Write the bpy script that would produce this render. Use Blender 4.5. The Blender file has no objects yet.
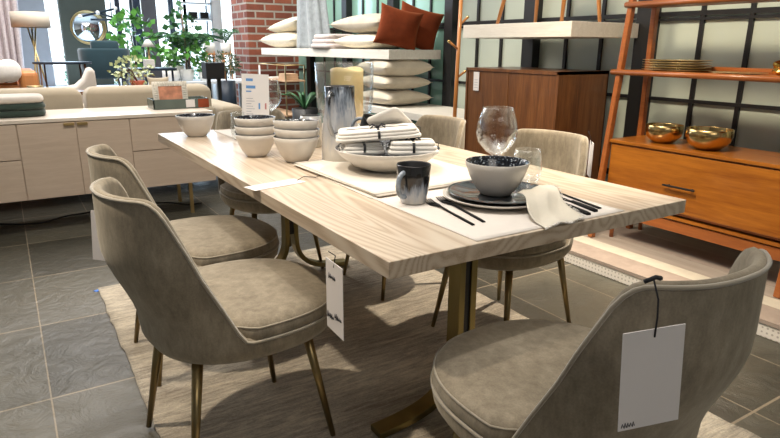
import bpy, bmesh, math, random
from mathutils import Vector, Matrix, Euler
PI = math.pi
D = bpy.data
scn = bpy.context.scene
COL = scn.collection

# ------------------------------------------------------------------ camera
def make_camera():
    yaw, pitch, roll = .562, .2788, .0064
    cd = D.cameras.new('camera'); cam = D.objects.new('camera', cd); COL.objects.link(cam)
    fwd = Vector((math.sin(yaw)*math.cos(pitch), math.cos(yaw)*math.cos(pitch), -math.sin(pitch)))
    right = Vector((math.cos(yaw), -math.sin(yaw), 0)); up = right.cross(fwd)
    r2 = right*math.cos(roll) + up*math.sin(roll)
    u2 = up*math.cos(roll) - right*math.sin(roll)
    M = Matrix((r2, u2, -fwd)).transposed().to_4x4()
    M.translation = (0, 0, 1.2)
    cam.matrix_world = M
    cd.sensor_width = 36; cd.lens = 602.5/780*36; cd.clip_start = .02; cd.clip_end = 200
    scn.camera = cam
make_camera()
scn.view_settings.view_transform = 'Standard'; scn.view_settings.look = 'None'
scn.view_settings.gamma = 1; scn.view_settings.exposure = 0.2
scn.view_settings.use_curve_mapping = False
scn.cycles.use_denoising = True
scn.cycles.max_bounces = 8; scn.cycles.transmission_bounces = 8; scn.cycles.transparent_max_bounces = 12

# ------------------------------------------------------------------ world + lights
w = D.worlds.new('daylight'); scn.world = w; w.use_nodes = True
bg = w.node_tree.nodes['Background']; bg.inputs[0].default_value = (.82, .93, 1, 1); bg.inputs[1].default_value = 2.6

def area(name, loc, target, size, power, color, sy=None, spread=PI):
    l = D.lights.new(name, 'AREA'); l.energy = power; l.color = color; l.size = size; l.spread = spread
    if sy: l.shape = 'RECTANGLE'; l.size_y = sy
    o = D.objects.new(name, l); COL.objects.link(o); o.location = loc
    o.rotation_euler = (Vector(target)-Vector(loc)).to_track_quat('-Z', 'Y').to_euler()
    return o
def spot(name, loc, target, power, color, angle=60, blend=.5, r=.06):
    l = D.lights.new(name, 'SPOT'); l.energy = power; l.color = color; l.spot_size = math.radians(angle)
    l.spot_blend = blend; l.shadow_soft_size = r
    o = D.objects.new(name, l); COL.objects.link(o); o.location = loc
    o.rotation_euler = (Vector(target)-Vector(loc)).to_track_quat('-Z', 'Y').to_euler()
    return o
WARM = (1, .86, .68); NEUT = (1, .94, .86); COOL = (.58, .79, 1)
area('ceiling_light_table', (.9, 1.6, 3.3), (.9, 1.6, 0), 1.6, 42, NEUT, 3.0)
area('ceiling_light_front', (0, -1.8, 3.3), (.6, 1.0, 0), 2.2, 32, NEUT, 1.6)
area('ceiling_light_back', (1.0, 7.0, 3.3), (1.0, 7.0, 0), 3.0, 210, (1, .95, .9), 4.0)
area('window_daylight', (1.2, 12.6, 1.7), (.8, 3, .9), 5.5, 220, COOL, 1.8)
spot('track_spot_table', (.55, 1.3, 3.25), (1.05, 2.0, .7), 85, NEUT, 70, .6)
spot('fill_spot_sideboard', (.4, 2.7, 3.25), (.35, 4.5, .6), 130, NEUT, 62, .7)  # added fill with no known fixture, lifts the sideboard front
spot('track_spot_left', (-.6, 2.1, 3.25), (.05, 2.0, 0), 240, WARM, 60, .6)
spot('track_spot_right', (3.1, 1.95, 3.25), (1.70, 2.0, 0), 420, WARM, 44, .5)
spot('fill_spot_dresser', (1.0, 1.7, 3.25), (3.1, 1.7, .75), 350, (1, .82, .58), 60, .6, .3)  # unseen fill spot, set back so it brightens the dresser front
spot('track_spot_cabinet', (1.9, 3.2, 3.25), (3.2, 3.3, 1.0), 170, (1, .86, .68), 55, .6, .3)
spot('track_spot_shelf', (1.7, 5.2, 3.25), (3.1, 5.6, 1.2), 230, (1, .93, .82), 60, .6)
spot('track_spot_brick', (1.9, 6.6, 3.25), (3.1, 8, 1.1), 110, (1, .9, .8), 60, .6)

# ------------------------------------------------------------------ materials
MATS = {}
def newmat(name):
    m = D.materials.new(name); m.use_nodes = True
    nt = m.node_tree; b = nt.nodes['Principled BSDF']
    return m, nt, b
def setp(b, color=None, rough=.5, metal=0, spec=None, sheen=0, coat=0):
    if color is not None: b.inputs['Base Color'].default_value = (*color, 1)
    b.inputs['Roughness'].default_value = rough; b.inputs['Metallic'].default_value = metal
    if spec is not None: b.inputs['Specular IOR Level'].default_value = spec
    b.inputs['Sheen Weight'].default_value = sheen; b.inputs['Coat Weight'].default_value = coat
def coords(nt, scale=(1, 1, 1), rot=(0, 0, 0), kind='Object'):
    t = nt.nodes.new('ShaderNodeTexCoord'); mp = nt.nodes.new('ShaderNodeMapping')
    mp.inputs['Scale'].default_value = scale; mp.inputs['Rotation'].default_value = rot
    nt.links.new(t.outputs[kind], mp.inputs[0]); return mp.outputs[0]
def noise(nt, vec, scale=5, detail=4, rough=.5, dist=0):
    n = nt.nodes.new('ShaderNodeTexNoise'); n.inputs['Scale'].default_value = scale
    n.inputs['Detail'].default_value = detail; n.inputs['Roughness'].default_value = rough
    n.inputs['Distortion'].default_value = dist; nt.links.new(vec, n.inputs['Vector']); return n.outputs['Fac']
def ramp(nt, fac, stops, interp='LINEAR'):
    r = nt.nodes.new('ShaderNodeValToRGB'); r.color_ramp.interpolation = interp
    e = r.color_ramp.elements
    while len(e) < len(stops): e.new(.5)
    for k, (p, c) in enumerate(stops): e[k].position = p; e[k].color = (*c, 1)
    nt.links.new(fac, r.inputs[0]); return r.outputs[0]
def bump(nt, b, h, strength=.3, dist=.01):
    n = nt.nodes.new('ShaderNodeBump'); n.inputs['Strength'].default_value = strength
    n.inputs['Distance'].default_value = dist; nt.links.new(h, n.inputs['Height']); nt.links.new(n.outputs[0], b.inputs['Normal'])
def mixc(nt, f, a, c, mode='MIX'):
    n = nt.nodes.new('ShaderNodeMix'); n.data_type = 'RGBA'; n.blend_type = mode
    for s, v in ((0, f), (6, a), (7, c)):
        if isinstance(v, (int, float)): n.inputs[s].default_value = v
        elif isinstance(v, tuple): n.inputs[s].default_value = (*v, 1)
        else: nt.links.new(v, n.inputs[s])
    return n.outputs[2]
def math_(nt, op, a, b=0.):
    n = nt.nodes.new('ShaderNodeMath'); n.operation = op
    for k, v in ((0, a), (1, b)):
        if isinstance(v, (int, float)): n.inputs[k].default_value = v
        else: nt.links.new(v, n.inputs[k])
    return n.outputs[0]
def sepxyz(nt, v):
    n = nt.nodes.new('ShaderNodeSeparateXYZ'); nt.links.new(v, n.inputs[0]); return n.outputs
def comb(nt, x, y, z):
    n = nt.nodes.new('ShaderNodeCombineXYZ')
    for k, v in enumerate((x, y, z)):
        if isinstance(v, (int, float)): n.inputs[k].default_value = v
        else: nt.links.new(v, n.inputs[k])
    return n.outputs[0]

def plain(name, color, rough=.5, metal=0, var=.12, vs=8, **k):
    m, nt, b = newmat(name); setp(b, color, rough, metal, **k)
    f = noise(nt, coords(nt), vs, 3)
    c = ramp(nt, f, [(.3, tuple(x*(1-var) for x in color)), (.7, tuple(min(1, x*(1+var)) for x in color))])
    nt.links.new(c, b.inputs['Base Color']); MATS[name] = m; return m
def wood(name, c1, c2, stretch=(1, 14, 14), scale=2.2, rough=.4, coat=0, lines=.5, bmp=.05, world=True):
    """grain runs along the axis with the small stretch number"""
    m, nt, b = newmat(name); setp(b, c1, rough, coat=coat)
    v = coords(nt, stretch)
    n1 = noise(nt, v, scale, 6, .6, .8)
    n2 = noise(nt, v, scale*6, 3, .6, .2)
    f = mixc(nt, .35, n1, n2)
    c = ramp(nt, f, [(.32, c2), (.5, tuple((a+d)/2 for a, d in zip(c1, c2))), (.66, c1)])
    nt.links.new(c, b.inputs['Base Color']); bump(nt, b, f, bmp, .002); MATS[name] = m; return m
def fabric(name, color, rough=.95, var=.15, vs=3, weave=400, sheen=.3, bmp=.12, tint=None):
    m, nt, b = newmat(name); setp(b, color, rough, sheen=sheen, spec=.2)
    if tint: b.inputs['Sheen Tint'].default_value = (*tint, 1)
    v = coords(nt); f = noise(nt, v, vs, 5, .6); g = noise(nt, v, weave, 2)
    c = ramp(nt, f, [(.25, tuple(x*(1-var) for x in color)), (.75, tuple(min(1, x*(1+var)) for x in color))])
    c2 = mixc(nt, .12, c, g, 'OVERLAY'); nt.links.new(c2, b.inputs['Base Color'])
    bump(nt, b, g, bmp, .001); MATS[name] = m; return m

def make_materials():
    # slate floor
    m, nt, b = newmat('slate_floor'); setp(b, rough=.42)
    v = coords(nt); sx = sepxyz(nt, v)
    u = math_(nt, 'DIVIDE', math_(nt, 'ADD', sx[0], .012+.4075*40), .4075); q = math_(nt, 'DIVIDE', math_(nt, 'ADD', sx[1], -2.211+.673*40), .673)
    uv = comb(nt, u, q, 0)
    br = nt.nodes.new('ShaderNodeTexBrick'); nt.links.new(uv, br.inputs['Vector'])
    br.offset = 0; br.squash = 1
    for k, val in (('Scale', 1), ('Mortar Size', .0072), ('Mortar Smooth', .1), ('Bias', 0), ('Brick Width', 1), ('Row Height', 1)): br.inputs[k].default_value = val
    br.inputs['Color1'].default_value = (.055, .052, .040, 1); br.inputs['Color2'].default_value = (.112, .104, .080, 1)
    br.inputs['Mortar'].default_value = (.27, .225, .165, 1)
    n = noise(nt, v, 2.2, 8, .65, 1.2)
    c = ramp(nt, n, [(.3, (.62, .64, .62)), (.5, (1, 1, .98)), (.75, (1.0, .97, .88))])
    cc = mixc(nt, .8, br.outputs['Color'], c, 'MULTIPLY'); nt.links.new(cc, b.inputs['Base Color'])
    n2 = noise(nt, v, 7, 10, .6, 1.5)
    h = math_(nt, 'ADD', n2, math_(nt, 'MULTIPLY', br.outputs['Fac'], -.5)); bump(nt, b, h, .55, .02)
    MATS['slate_floor'] = m
    # brick
    m, nt, b = newmat('red_brick'); setp(b, rough=.85)
    sx = sepxyz(nt, coords(nt)); uv = comb(nt, math_(nt, 'ADD', sx[0], sx[1]), sx[2], 0)
    br = nt.nodes.new('ShaderNodeTexBrick'); nt.links.new(uv, br.inputs['Vector'])
    for k, val in (('Scale', 1), ('Mortar Size', .013), ('Mortar Smooth', .2), ('Bias', -.1), ('Brick Width', .27), ('Row Height', .097)): br.inputs[k].default_value = val
    br.inputs['Color1'].default_value = (.16, .045, .028, 1); br.inputs['Color2'].default_value = (.30, .09, .05, 1); br.inputs['Mortar'].default_value = (.34, .30, .26, 1)
    n = noise(nt, coords(nt), 9, 5, .7); c = mixc(nt, .35, br.outputs['Color'], n, 'OVERLAY'); nt.links.new(c, b.inputs['Base Color'])
    bump(nt, b, math_(nt, 'SUBTRACT', n, br.outputs['Fac']), .6, .008); MATS['red_brick'] = m
    # pale oak table, cathedral grain along y
    m, nt, b = newmat('pale_oak'); setp(b, rough=.33, coat=.08)
    lo = noise(nt, coords(nt, (3.2, .42, 3.2)), 1.0, 2, .45, .3)
    wob_ = noise(nt, coords(nt, (40, 5, 40)), 1.0, 2)
    ph = math_(nt, 'ADD', math_(nt, 'MULTIPLY', lo, 190.), math_(nt, 'MULTIPLY', wob_, 2.2))
    rg = math_(nt, 'ADD', math_(nt, 'MULTIPLY', math_(nt, 'SINE', ph), .5), .5)
    fine = noise(nt, coords(nt, (160, 4, 160)), 1.5, 3)
    f = mixc(nt, .5, rg, fine)
    c = ramp(nt, f, [(.12, (.40, .30, .21)), (.42, (.56, .455, .35)), (.8, (.63, .54, .435))])
    nt.links.new(c, b.inputs['Base Color']); bump(nt, b, f, .06, .001); MATS['pale_oak'] = m
    wood('sideboard_oak', (.62, .50, .39), (.53, .41, .31), (1.2, 10, 14), 2, .45)
    wood('sideboard_top', (.80, .72, .62), (.70, .60, .49), (1.2, 10, 14), 2, .3)
    wood('acorn_wood', (.47, .165, .018), (.24, .066, .007), (11, .9, 11), 1.6, .3, coat=.3)
    wood('ladder_wood', (.40, .125, .028), (.26, .075, .016), (14, 1.2, 14), 1.6, .35, coat=.2)
    wood('walnut', (.20, .080, .024), (.07, .021, .006), (12, 12, .8), 2.0, .35, coat=.2)
    wood('stool_wood', (.62, .27, .08), (.46, .17, .04), (14, 14, 1.2), 1.6, .35, coat=.2)
    wood('whitewashed', (.80, .77, .70), (.66, .62, .55), (26, 2, 26), 1.4, .6, bmp=.2)
    wood('plank', (.46, .40, .34), (.33, .275, .23), (16, .8, 16), 1.2, .5)
    plain('plank_cream', (.60, .55, .45), .5, vs=20, var=.06); plain('plank_pink', (.36, .295, .25), .5, vs=20, var=.1)
    m, nt, b = newmat('velvet'); setp(b, rough=.9, sheen=.42, spec=.2); b.inputs['Sheen Tint'].default_value = (.9, .84, .72, 1)
    n1 = noise(nt, coords(nt, (1, 1, .8)), 7, 5, .65, .4); n2 = noise(nt, coords(nt, (1, 1, .35)), 42, 4, .7); n3 = noise(nt, coords(nt), 260, 2)
    f = math_(nt, 'ADD', math_(nt, 'MULTIPLY', n1, .5), math_(nt, 'MULTIPLY', n2, .5))
    c = ramp(nt, f, [(.34, (.165, .138, .100)), (.50, (.250, .212, .156)), (.66, (.350, .300, .225))])
    c = mixc(nt, .2, c, n3, 'OVERLAY'); nt.links.new(c, b.inputs['Base Color']); bump(nt, b, math_(nt, 'ADD', n2, n3), .14, .0015); MATS['velvet'] = m
    fabric('velvet_piping', (.33, .29, .225), var=.1, vs=9, sheen=.6)
    m, nt, b = newmat('dark_brass'); setp(b, (.30, .225, .11), .32, 1)
    f = noise(nt, coords(nt, (1, 1, .3)), 14, 3); c = ramp(nt, f, [(.3, (.22, .16, .075)), (.7, (.36, .27, .13))]); nt.links.new(c, b.inputs['Base Color']); MATS['dark_brass'] = m
    m, nt, b = newmat('trestle_brass'); setp(b, (.27, .22, .09), .3, 1)
    f = noise(nt, coords(nt, (1, 1, .2)), 8, 3); c = ramp(nt, f, [(.3, (.22, .175, .07)), (.7, (.32, .255, .11))]); nt.links.new(c, b.inputs['Base Color']); MATS['trestle_brass'] = m
    plain('brass', (.78, .55, .22), .22, 1, var=.15); plain('satin_brass', (.62, .46, .22), .35, 1)
    plain('gold_bowl', (.60, .43, .19), .2, 1, var=.2, vs=14); plain('gold_leaf', (.95, .62, .16), .12, 1, vs=20)
    plain('black_metal', (.014, .014, .015), .42, spec=.5, vs=3); plain('flatware_black', (.010, .010, .011), .62, vs=20, spec=.15)
    plain('blue_black_metal', (.02, .035, .06), .4)
    plain('glass_panel', (.56, .63, .55), .14, var=.05, vs=1.2, spec=.6)
    plain('glass_panel_teal', (.24, .42, .35), .14, var=.08, vs=1.5, spec=.6)
    plain('white_wall', (.80, .80, .80), .8, var=.02); plain('ceiling_white', (.8, .8, .8), .9, var=.02)
    plain('grey_column', (.42, .43, .46), .7, var=.04); plain('cream_column', (.85, .72, .62), .7, var=.03)
    plain('olive_wall', (.085, .095, .075), .7, var=.05); plain('brown_column', (.10, .085, .085), .6, var=.05)
    plain('paper', (.80, .78, .77), .7, var=.02); plain('tag_card', (.78, .74, .73), .65, var=.02); plain('ink', (.06, .06, .07), .7)
    plain('blue_ink', (.12, .30, .62), .7); plain('grey_ink', (.38, .40, .46), .7); plain('red_ink', (.5, .22, .22), .7)
    plain('blue_tape', (.05, .2, .7), .6); plain('cord_black', (.02, .02, .025), .8)
    plain('bowl_white', (.64, .60, .545), .3, var=.05, vs=25, coat=.2)
    m, nt, b = newmat('bowl_inside'); setp(b, rough=.15, coat=.4)
    f = noise(nt, coords(nt), 130, 3, .7); c = ramp(nt, f, [(.50, (.012, .013, .018)), (.58, (.05, .065, .09)), (.64, (.55, .6, .62))]); nt.links.new(c, b.inputs['Base Color']); MATS['bowl_inside'] = m
    m, nt, b = newmat('plate_glaze'); setp(b, rough=.12, coat=.5)
    f = noise(nt, coords(nt), 16, 6, .7, 1.5); c = ramp(nt, f, [(.34, (.012, .016, .022)), (.56, (.03, .04, .05)), (.62, (.20, .10, .06)), (.68, (.10, .16, .22)), (.78, (.40, .42, .40))]); nt.links.new(c, b.inputs['Base Color']); MATS['plate_glaze'] = m
    def glaze(name, zlo, zhi):
        m, nt, b = newmat(name); setp(b, rough=.14, coat=.5)
        v = coords(nt); z = sepxyz(nt, v)[2]
        t = math_(nt, 'DIVIDE', math_(nt, 'SUBTRACT', z, zlo), zhi-zlo)
        drip = noise(nt, coords(nt, (38, 38, 5)), 1.2, 4, .7)
        f = math_(nt, 'ADD', t, math_(nt, 'MULTIPLY', math_(nt, 'SUBTRACT', drip, .5), .8))
        c = ramp(nt, f, [(.12, (.60, .56, .50)), (.42, (.42, .44, .48)), (.56, (.20, .24, .30)), (.68, (.02, .02, .022)), (.95, (.013, .012, .012))])
        nt.links.new(c, b.inputs['Base Color']); MATS[name] = m
    plain('handle_glaze', (.24, .28, .33), .15, var=.5, vs=40, coat=.4)
    glaze('mug_glaze', -.03, .10); glaze('pitcher_glaze', .02, .40)
    fabric('linen_white', (.76, .73, .68), var=.05, vs=14, weave=500, sheen=.1)
    fabric('linen_cream', (.70, .65, .55), var=.06, vs=14, weave=300, sheen=.1)
    fabric('placemat_cloth', (.72, .67, .62), var=.03, vs=20, weave=700, sheen=0)
    fabric('placemat_stack_cloth', (.70, .65, .575), var=.03, vs=20, weave=700, sheen=0)
    fabric('cream_cushion', (.62, .55, .44), var=.1, vs=12, weave=260, bmp=.3); fabric('ivory_fur', (.80, .72, .56), var=.1, vs=30, weave=120, bmp=.8)
    fabric('beige_cushion', (.50, .44, .35), var=.12, vs=12, weave=260, bmp=.3)
    fabric('rust_velvet', (.15, .028, .008), var=.3, vs=10, sheen=.25, tint=(.9, .35, .12)); fabric('grey_throw_cloth', (.27, .30, .32), var=.2, vs=20, bmp=.3)
    fabric('lilac_cloth', (.55, .48, .46), var=.1, vs=25, weave=120, bmp=.4)
    fabric('sofa_beige', (.46, .39, .29), var=.08, vs=4); fabric('cream_boucle', (.62, .56, .50), var=.05, vs=30)
    fabric('teal_fabric', (.022, .05, .065), var=.12, vs=4, sheen=.3); fabric('white_fluff', (.80, .76, .72), var=.06, vs=40, weave=80, bmp=.8)
    fabric('green_velvet', (.035, .055, .045), var=.3, vs=20); fabric('curtain_cloth', (.62, .55, .56), var=.18, vs=30, weave=60, sheen=.1)
    plain('tan_leather', (.56, .22, .07), .4, var=.1, vs=6)
    plain('lampshade', (.62, .55, .46), .8, var=.03)
    # rug
    m, nt, b = newmat('rug_pile'); setp(b, rough=1, sheen=.2, spec=.1)
    n1 = noise(nt, coords(nt, (5, 34, 1)), 1.6, 8, .75, .5); n2 = noise(nt, coords(nt), 130, 3, .7); n3 = noise(nt, coords(nt, (1, 3, 1)), 1.7, 4, .6, .5)
    f = math_(nt, 'ADD', math_(nt, 'MULTIPLY', n1, .6), math_(nt, 'MULTIPLY', n3, .42))
    c = ramp(nt, f, [(.38, (.26, .22, .175)), (.50, (.48, .42, .335)), (.60, (.72, .64, .51))])
    c = mixc(nt, .45, c, n2, 'OVERLAY'); nt.links.new(c, b.inputs['Base Color']); bump(nt, b, math_(nt, 'ADD', n1, n2), .7, .012); MATS['rug_pile'] = m
    # dotted riser
    m, nt, b = newmat('dotted_riser'); setp(b, rough=.5)
    v = coords(nt, (46, 46, 46)); vo = nt.nodes.new('ShaderNodeTexVoronoi'); nt.links.new(v, vo.inputs['Vector']); vo.inputs['Randomness'].default_value = .1; vo.inputs['Scale'].default_value = 1
    c = ramp(nt, vo.outputs['Distance'], [(.16, (.46, .42, .38)), (.28, (.80, .76, .70))]); nt.links.new(c, b.inputs['Base Color']); MATS['dotted_riser'] = m
    # glass
    m, nt, b = newmat('clear_glass'); setp(b, (.97, .985, .985), 0.0); b.inputs['Transmission Weight'].default_value = 1; b.inputs['IOR'].default_value = 1.45; MATS['solid_glass'] = m
    m = D.materials.new('pane_glass'); m.use_nodes = True; nt = m.node_tree; nt.nodes.clear()
    o = nt.nodes.new('ShaderNodeOutputMaterial'); t = nt.nodes.new('ShaderNodeBsdfTransparent'); g = nt.nodes.new('ShaderNodeBsdfGlossy'); mx = nt.nodes.new('ShaderNodeMixShader')
    g.inputs['Roughness'].default_value = .02; mx.inputs[0].default_value = .06; nt.links.new(t.outputs[0], mx.inputs[1]); nt.links.new(g.outputs[0], mx.inputs[2]); nt.links.new(mx.outputs[0], o.inputs[0]); MATS['pane_glass'] = m
    m = D.materials.new('clear_glass'); m.use_nodes = True; nt = m.node_tree; nt.nodes.clear()
    o = nt.nodes.new('ShaderNodeOutputMaterial'); t = nt.nodes.new('ShaderNodeBsdfTransparent'); g = nt.nodes.new('ShaderNodeBsdfGlossy'); mx = nt.nodes.new('ShaderNodeMixShader'); lw = nt.nodes.new('ShaderNodeLayerWeight')
    lw.inputs['Blend'].default_value = .38; t.inputs[0].default_value = (.955, .97, .97, 1); g.inputs['Roughness'].default_value = .0; g.inputs[0].default_value = (.95, .97, 1, 1)
    nt.links.new(math_(nt, 'ADD', math_(nt, 'MULTIPLY', lw.outputs['Facing'], .42), .02), mx.inputs[0]); nt.links.new(t.outputs[0], mx.inputs[1]); nt.links.new(g.outputs[0], mx.inputs[2]); nt.links.new(mx.outputs[0], o.inputs[0]); MATS['clear_glass'] = m
    m, nt, b = newmat('mirror'); setp(b, (.9, .92, .92), .02, 1); MATS['mirror'] = m
    m, nt, b = newmat('candle_wax'); setp(b, (.78, .60, .30), .5); b.inputs['Subsurface Weight'].default_value = .3; b.inputs['Subsurface Radius'].default_value = (.02, .012, .006); MATS['candle_wax'] = m
    plain('lens_opal', (.9, .9, .9), .2)
    plain('leaf', (.09, .28, .045), .45, var=.5, vs=6); plain('leaf_dark', (.04, .13, .05), .4, var=.4, vs=6)
    plain('leaf_olive', (.10, .14, .075), .5, var=.35, vs=8); plain('leaf_pale', (.48, .55, .30), .5, var=.3, vs=8)
    plain('outdoor_leaf', (.20, .42, .30), .6, var=.5, vs=3)
    plain('bark', (.12, .07, .045), .8); plain('pot_white', (.72, .72, .70), .5, var=.03); plain('pot_black', (.012, .012, .014), .5); plain('pot_red', (.45, .09, .04), .6)
    plain('pot_grey', (.24, .26, .28), .5); plain('stone_lines', (.5, .5, .5), .5)
    plain('frame_cream', (.88, .83, .73), .5); plain('photo_coral', (.78, .33, .20), .5, var=.35, vs=14); plain('box_green', (.12, .15, .13), .25)
    plain('amber', (.32, .07, .03), .2); plain('book_tan', (.55, .36, .22), .7); plain('book_white', (.75, .72, .68), .7)
    plain('platform_white', (.72, .78, .85), .6); plain('cable_black', (.01, .01, .01), .5); plain('asphalt', (.5, .52, .53), .9); plain('dark_void', (.01, .012, .02), .8)
make_materials()

# ------------------------------------------------------------------ mesh helpers
class MB:
    def __init__(s): s.bm = bmesh.new(); s.mi = 0
    def _f(s, vs):
        try:
            f = s.bm.faces.new(vs); f.smooth = True; f.material_index = s.mi; return f
        except ValueError: return None
    def box(s, x0, x1, y0, y1, z0, z1):
        v = [s.bm.verts.new(p) for p in ((x0, y0, z0), (x1, y0, z0), (x1, y1, z0), (x0, y1, z0), (x0, y0, z1), (x1, y0, z1), (x1, y1, z1), (x0, y1, z1))]
        for q in ((3, 2, 1, 0), (4, 5, 6, 7), (0, 1, 5, 4), (1, 2, 6, 5), (2, 3, 7, 6), (3, 0, 4, 7)):
            f = s._f([v[k] for k in q])
            if f: f.smooth = False
        return s
    def rings(s, rings, cap0=True, cap1=True, closed=True):
        R = [[s.bm.verts.new(p) for p in r] for r in rings]
        n = len(R[0])
        for a, b in zip(R, R[1:]):
            for k in range(n if closed else n-1):
                s._f([a[k], a[(k+1) % n], b[(k+1) % n], b[k]])
        if cap0: s._f(R[0][::-1])
        if cap1: s._f(R[-1])
        return s
    def lathe(s, prof, cx=0, cy=0, cz=0, n=40, M=None, sq=None):
        """prof: list of (r,z[,mat])"""
        rr = []
        for p in prof:
            r, z = p[0], p[1]
            ring = []
            for k in range(n):
                a = 2*PI*k/n
                v = Vector((r*math.cos(a), r*math.sin(a), z))
                if M: v = M @ v
                ring.append(s.bm.verts.new(v+Vector((cx, cy, cz))))
            rr.append(ring)
        for i, (a, b) in enumerate(zip(rr, rr[1:])):
            s.mi = prof[i][2] if len(prof[i]) > 2 else 0
            for k in range(n): s._f([a[k], a[(k+1) % n], b[(k+1) % n], b[k]])
        s.mi = prof[0][2] if len(prof[0]) > 2 else 0
        if prof[0][0] > 1e-6: s._f(rr[0][::-1])
        if prof[-1][0] > 1e-6: s.mi = prof[-2][2] if len(prof[-2]) > 2 else 0; s._f(rr[-1])
        s.mi = 0
        return s
    def tube(s, pts, r, n=10, r1=None, closed=False):
        pts = [Vector(p) for p in pts]; N = len(pts); rings = []
        prev = None
        for i, p in enumerate(pts):
            if closed: t = (pts[(i+1) % N]-pts[i-1])
            else: t = (pts[min(i+1, N-1)]-pts[max(i-1, 0)])
            t.normalize()
            up = prev if prev is not None else (Vector((0, 0, 1)) if abs(t.z) < .9 else Vector((1, 0, 0)))
            a = up - t*up.dot(t)
            if a.length < 1e-5: a = t.orthogonal()
            a.normalize(); prev = a; b = t.cross(a)
            rad = r if r1 is None else r+(r1-r)*i/(N-1)
            rings.append([p+(a*math.cos(2*PI*k/n)+b*math.sin(2*PI*k/n))*rad for k in range(n)])
        if closed:
            R = [[s.bm.verts.new(q) for q in ring] for ring in rings]
            for i in range(N):
                a, b = R[i], R[(i+1) % N]
                for k in range(n): s._f([a[k], a[(k+1) % n], b[(k+1) % n], b[k]])
        else: s.rings(rings)
        return s
    def bar(s, path, wdt, dep, axis=Vector((0, 1, 0))):
        """rectangular bar swept along a path lying in the plane normal to axis"""
        pts = [Vector(p) for p in path]; N = len(pts); rings = []
        for i, p in enumerate(pts):
            t = (pts[min(i+1, N-1)]-pts[max(i-1, 0)]).normalized(); nrm = t.cross(axis).normalized()
            rings.append([p+nrm*wdt/2+axis*dep/2, p-nrm*wdt/2+axis*dep/2, p-nrm*wdt/2-axis*dep/2, p+nrm*wdt/2-axis*dep/2])
        s.rings(rings)
        for f in s.bm.faces: f.smooth = False
        return s
    def slab(s, w_, d_, h, cz=0, n=24, p=4., nx=10, wob=0, seed=1, r=None, dome=0, round_=False):
        """soft slab: superellipse plan, edge rounded by radius r, top domed"""
        rnd = random.Random(seed); ph = [rnd.uniform(0, 6) for _ in range(4)]
        r = min(w_, d_)/2*.98 if round_ else (r or h/2); rows = []
        lv = [(0, -PI/2)]+[(1, -PI/2+PI*i/nx) for i in range(nx+1)]+[(0, PI/2)]
        for q, t in lv:
            cs, z = math.cos(t), math.sin(t); ring = []
            for k in range(n*2):
                a = 2*PI*k/(2*n); c, sn = math.cos(a), math.sin(a)
                x = abs(c)**(2/p)*(1 if c >= 0 else -1); y = abs(sn)**(2/p)*(1 if sn >= 0 else -1)
                e = 1+wob*math.sin(3*a+ph[0])+wob*.6*math.sin(7*a+ph[1]+z)
                A, B = w_/2-r*(1-cs), d_/2-r*(1-cs)
                if q == 0: A *= .35; B *= .35
                ring.append(Vector((x*A*e, y*B*e, cz+(z*r+(h/2-r)*(1 if z > 0 else -1) if r < h/2 else z*h/2)+(dome*h*(1 if z > 0 else -1) if q == 0 else 0)+wob*h*1.5*math.sin(2*a+ph[2]))))
            rows.append(ring)
        s.rings(rows); return s
    def build(s, name, mats, parent=None, loc=None, rot=None, bevel=0, solid=0, sub=0, kind=None, label=None, shade=None):
        bmesh.ops.recalc_face_normals(s.bm, faces=s.bm.faces)
        if shade == 'flat':
            for f in s.bm.faces: f.smooth = False
        me = D.meshes.new(name); s.bm.to_mesh(me); s.bm.free()
        o = D.objects.new(name, me); COL.objects.link(o)
        for m in (mats if isinstance(mats, (list, tuple)) else [mats]): me.materials.append(MATS[m])
        if parent is not None: o.parent = parent
        if loc is not None: o.location = loc
        if rot is not None: o.rotation_euler = rot
        if solid: md = o.modifiers.new('solid', 'SOLIDIFY'); md.thickness = solid; md.offset = -1
        if bevel: md = o.modifiers.new('bevel', 'BEVEL'); md.width = bevel; md.segments = 3; md.limit_method = 'ANGLE'; md.angle_limit = math.radians(40); md.harden_normals = False
        if sub: md = o.modifiers.new('sub', 'SUBSURF'); md.levels = sub; md.render_levels = sub
        if kind: o['kind'] = kind
        if label: o['label'] = label
        return o
def tag(o, label, cat, group=None):
    o['label'] = label; o['category'] = cat
    if group: o['group'] = group
    return o
def thing(name, label, cat, loc=(0, 0, 0), rz=0, group=None):
    o = D.objects.new(name, None); COL.objects.link(o); o.empty_display_size = .1
    o.location = loc; o.rotation_euler = (0, 0, rz); return tag(o, label, cat, group)
def dup(root, loc, rz=None, label=None, rot=None, scale=None, group=None):
    r = root.copy(); COL.objects.link(r); r.location = loc
    if rz is not None: r.rotation_euler = (0, 0, rz)
    if rot is not None: r.rotation_euler = rot
    if scale: r.scale = scale
    if label: r['label'] = label
    if group: r['group'] = group
    for ch in list(root.children):
        c = ch.copy(); COL.objects.link(c); c.parent = r
        for g in list(ch.children):
            d = g.copy(); COL.objects.link(d); d.parent = c
    return r
def struct(mb, name, mat, **k): return mb.build(name, mat, kind='structure', **k)

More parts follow.
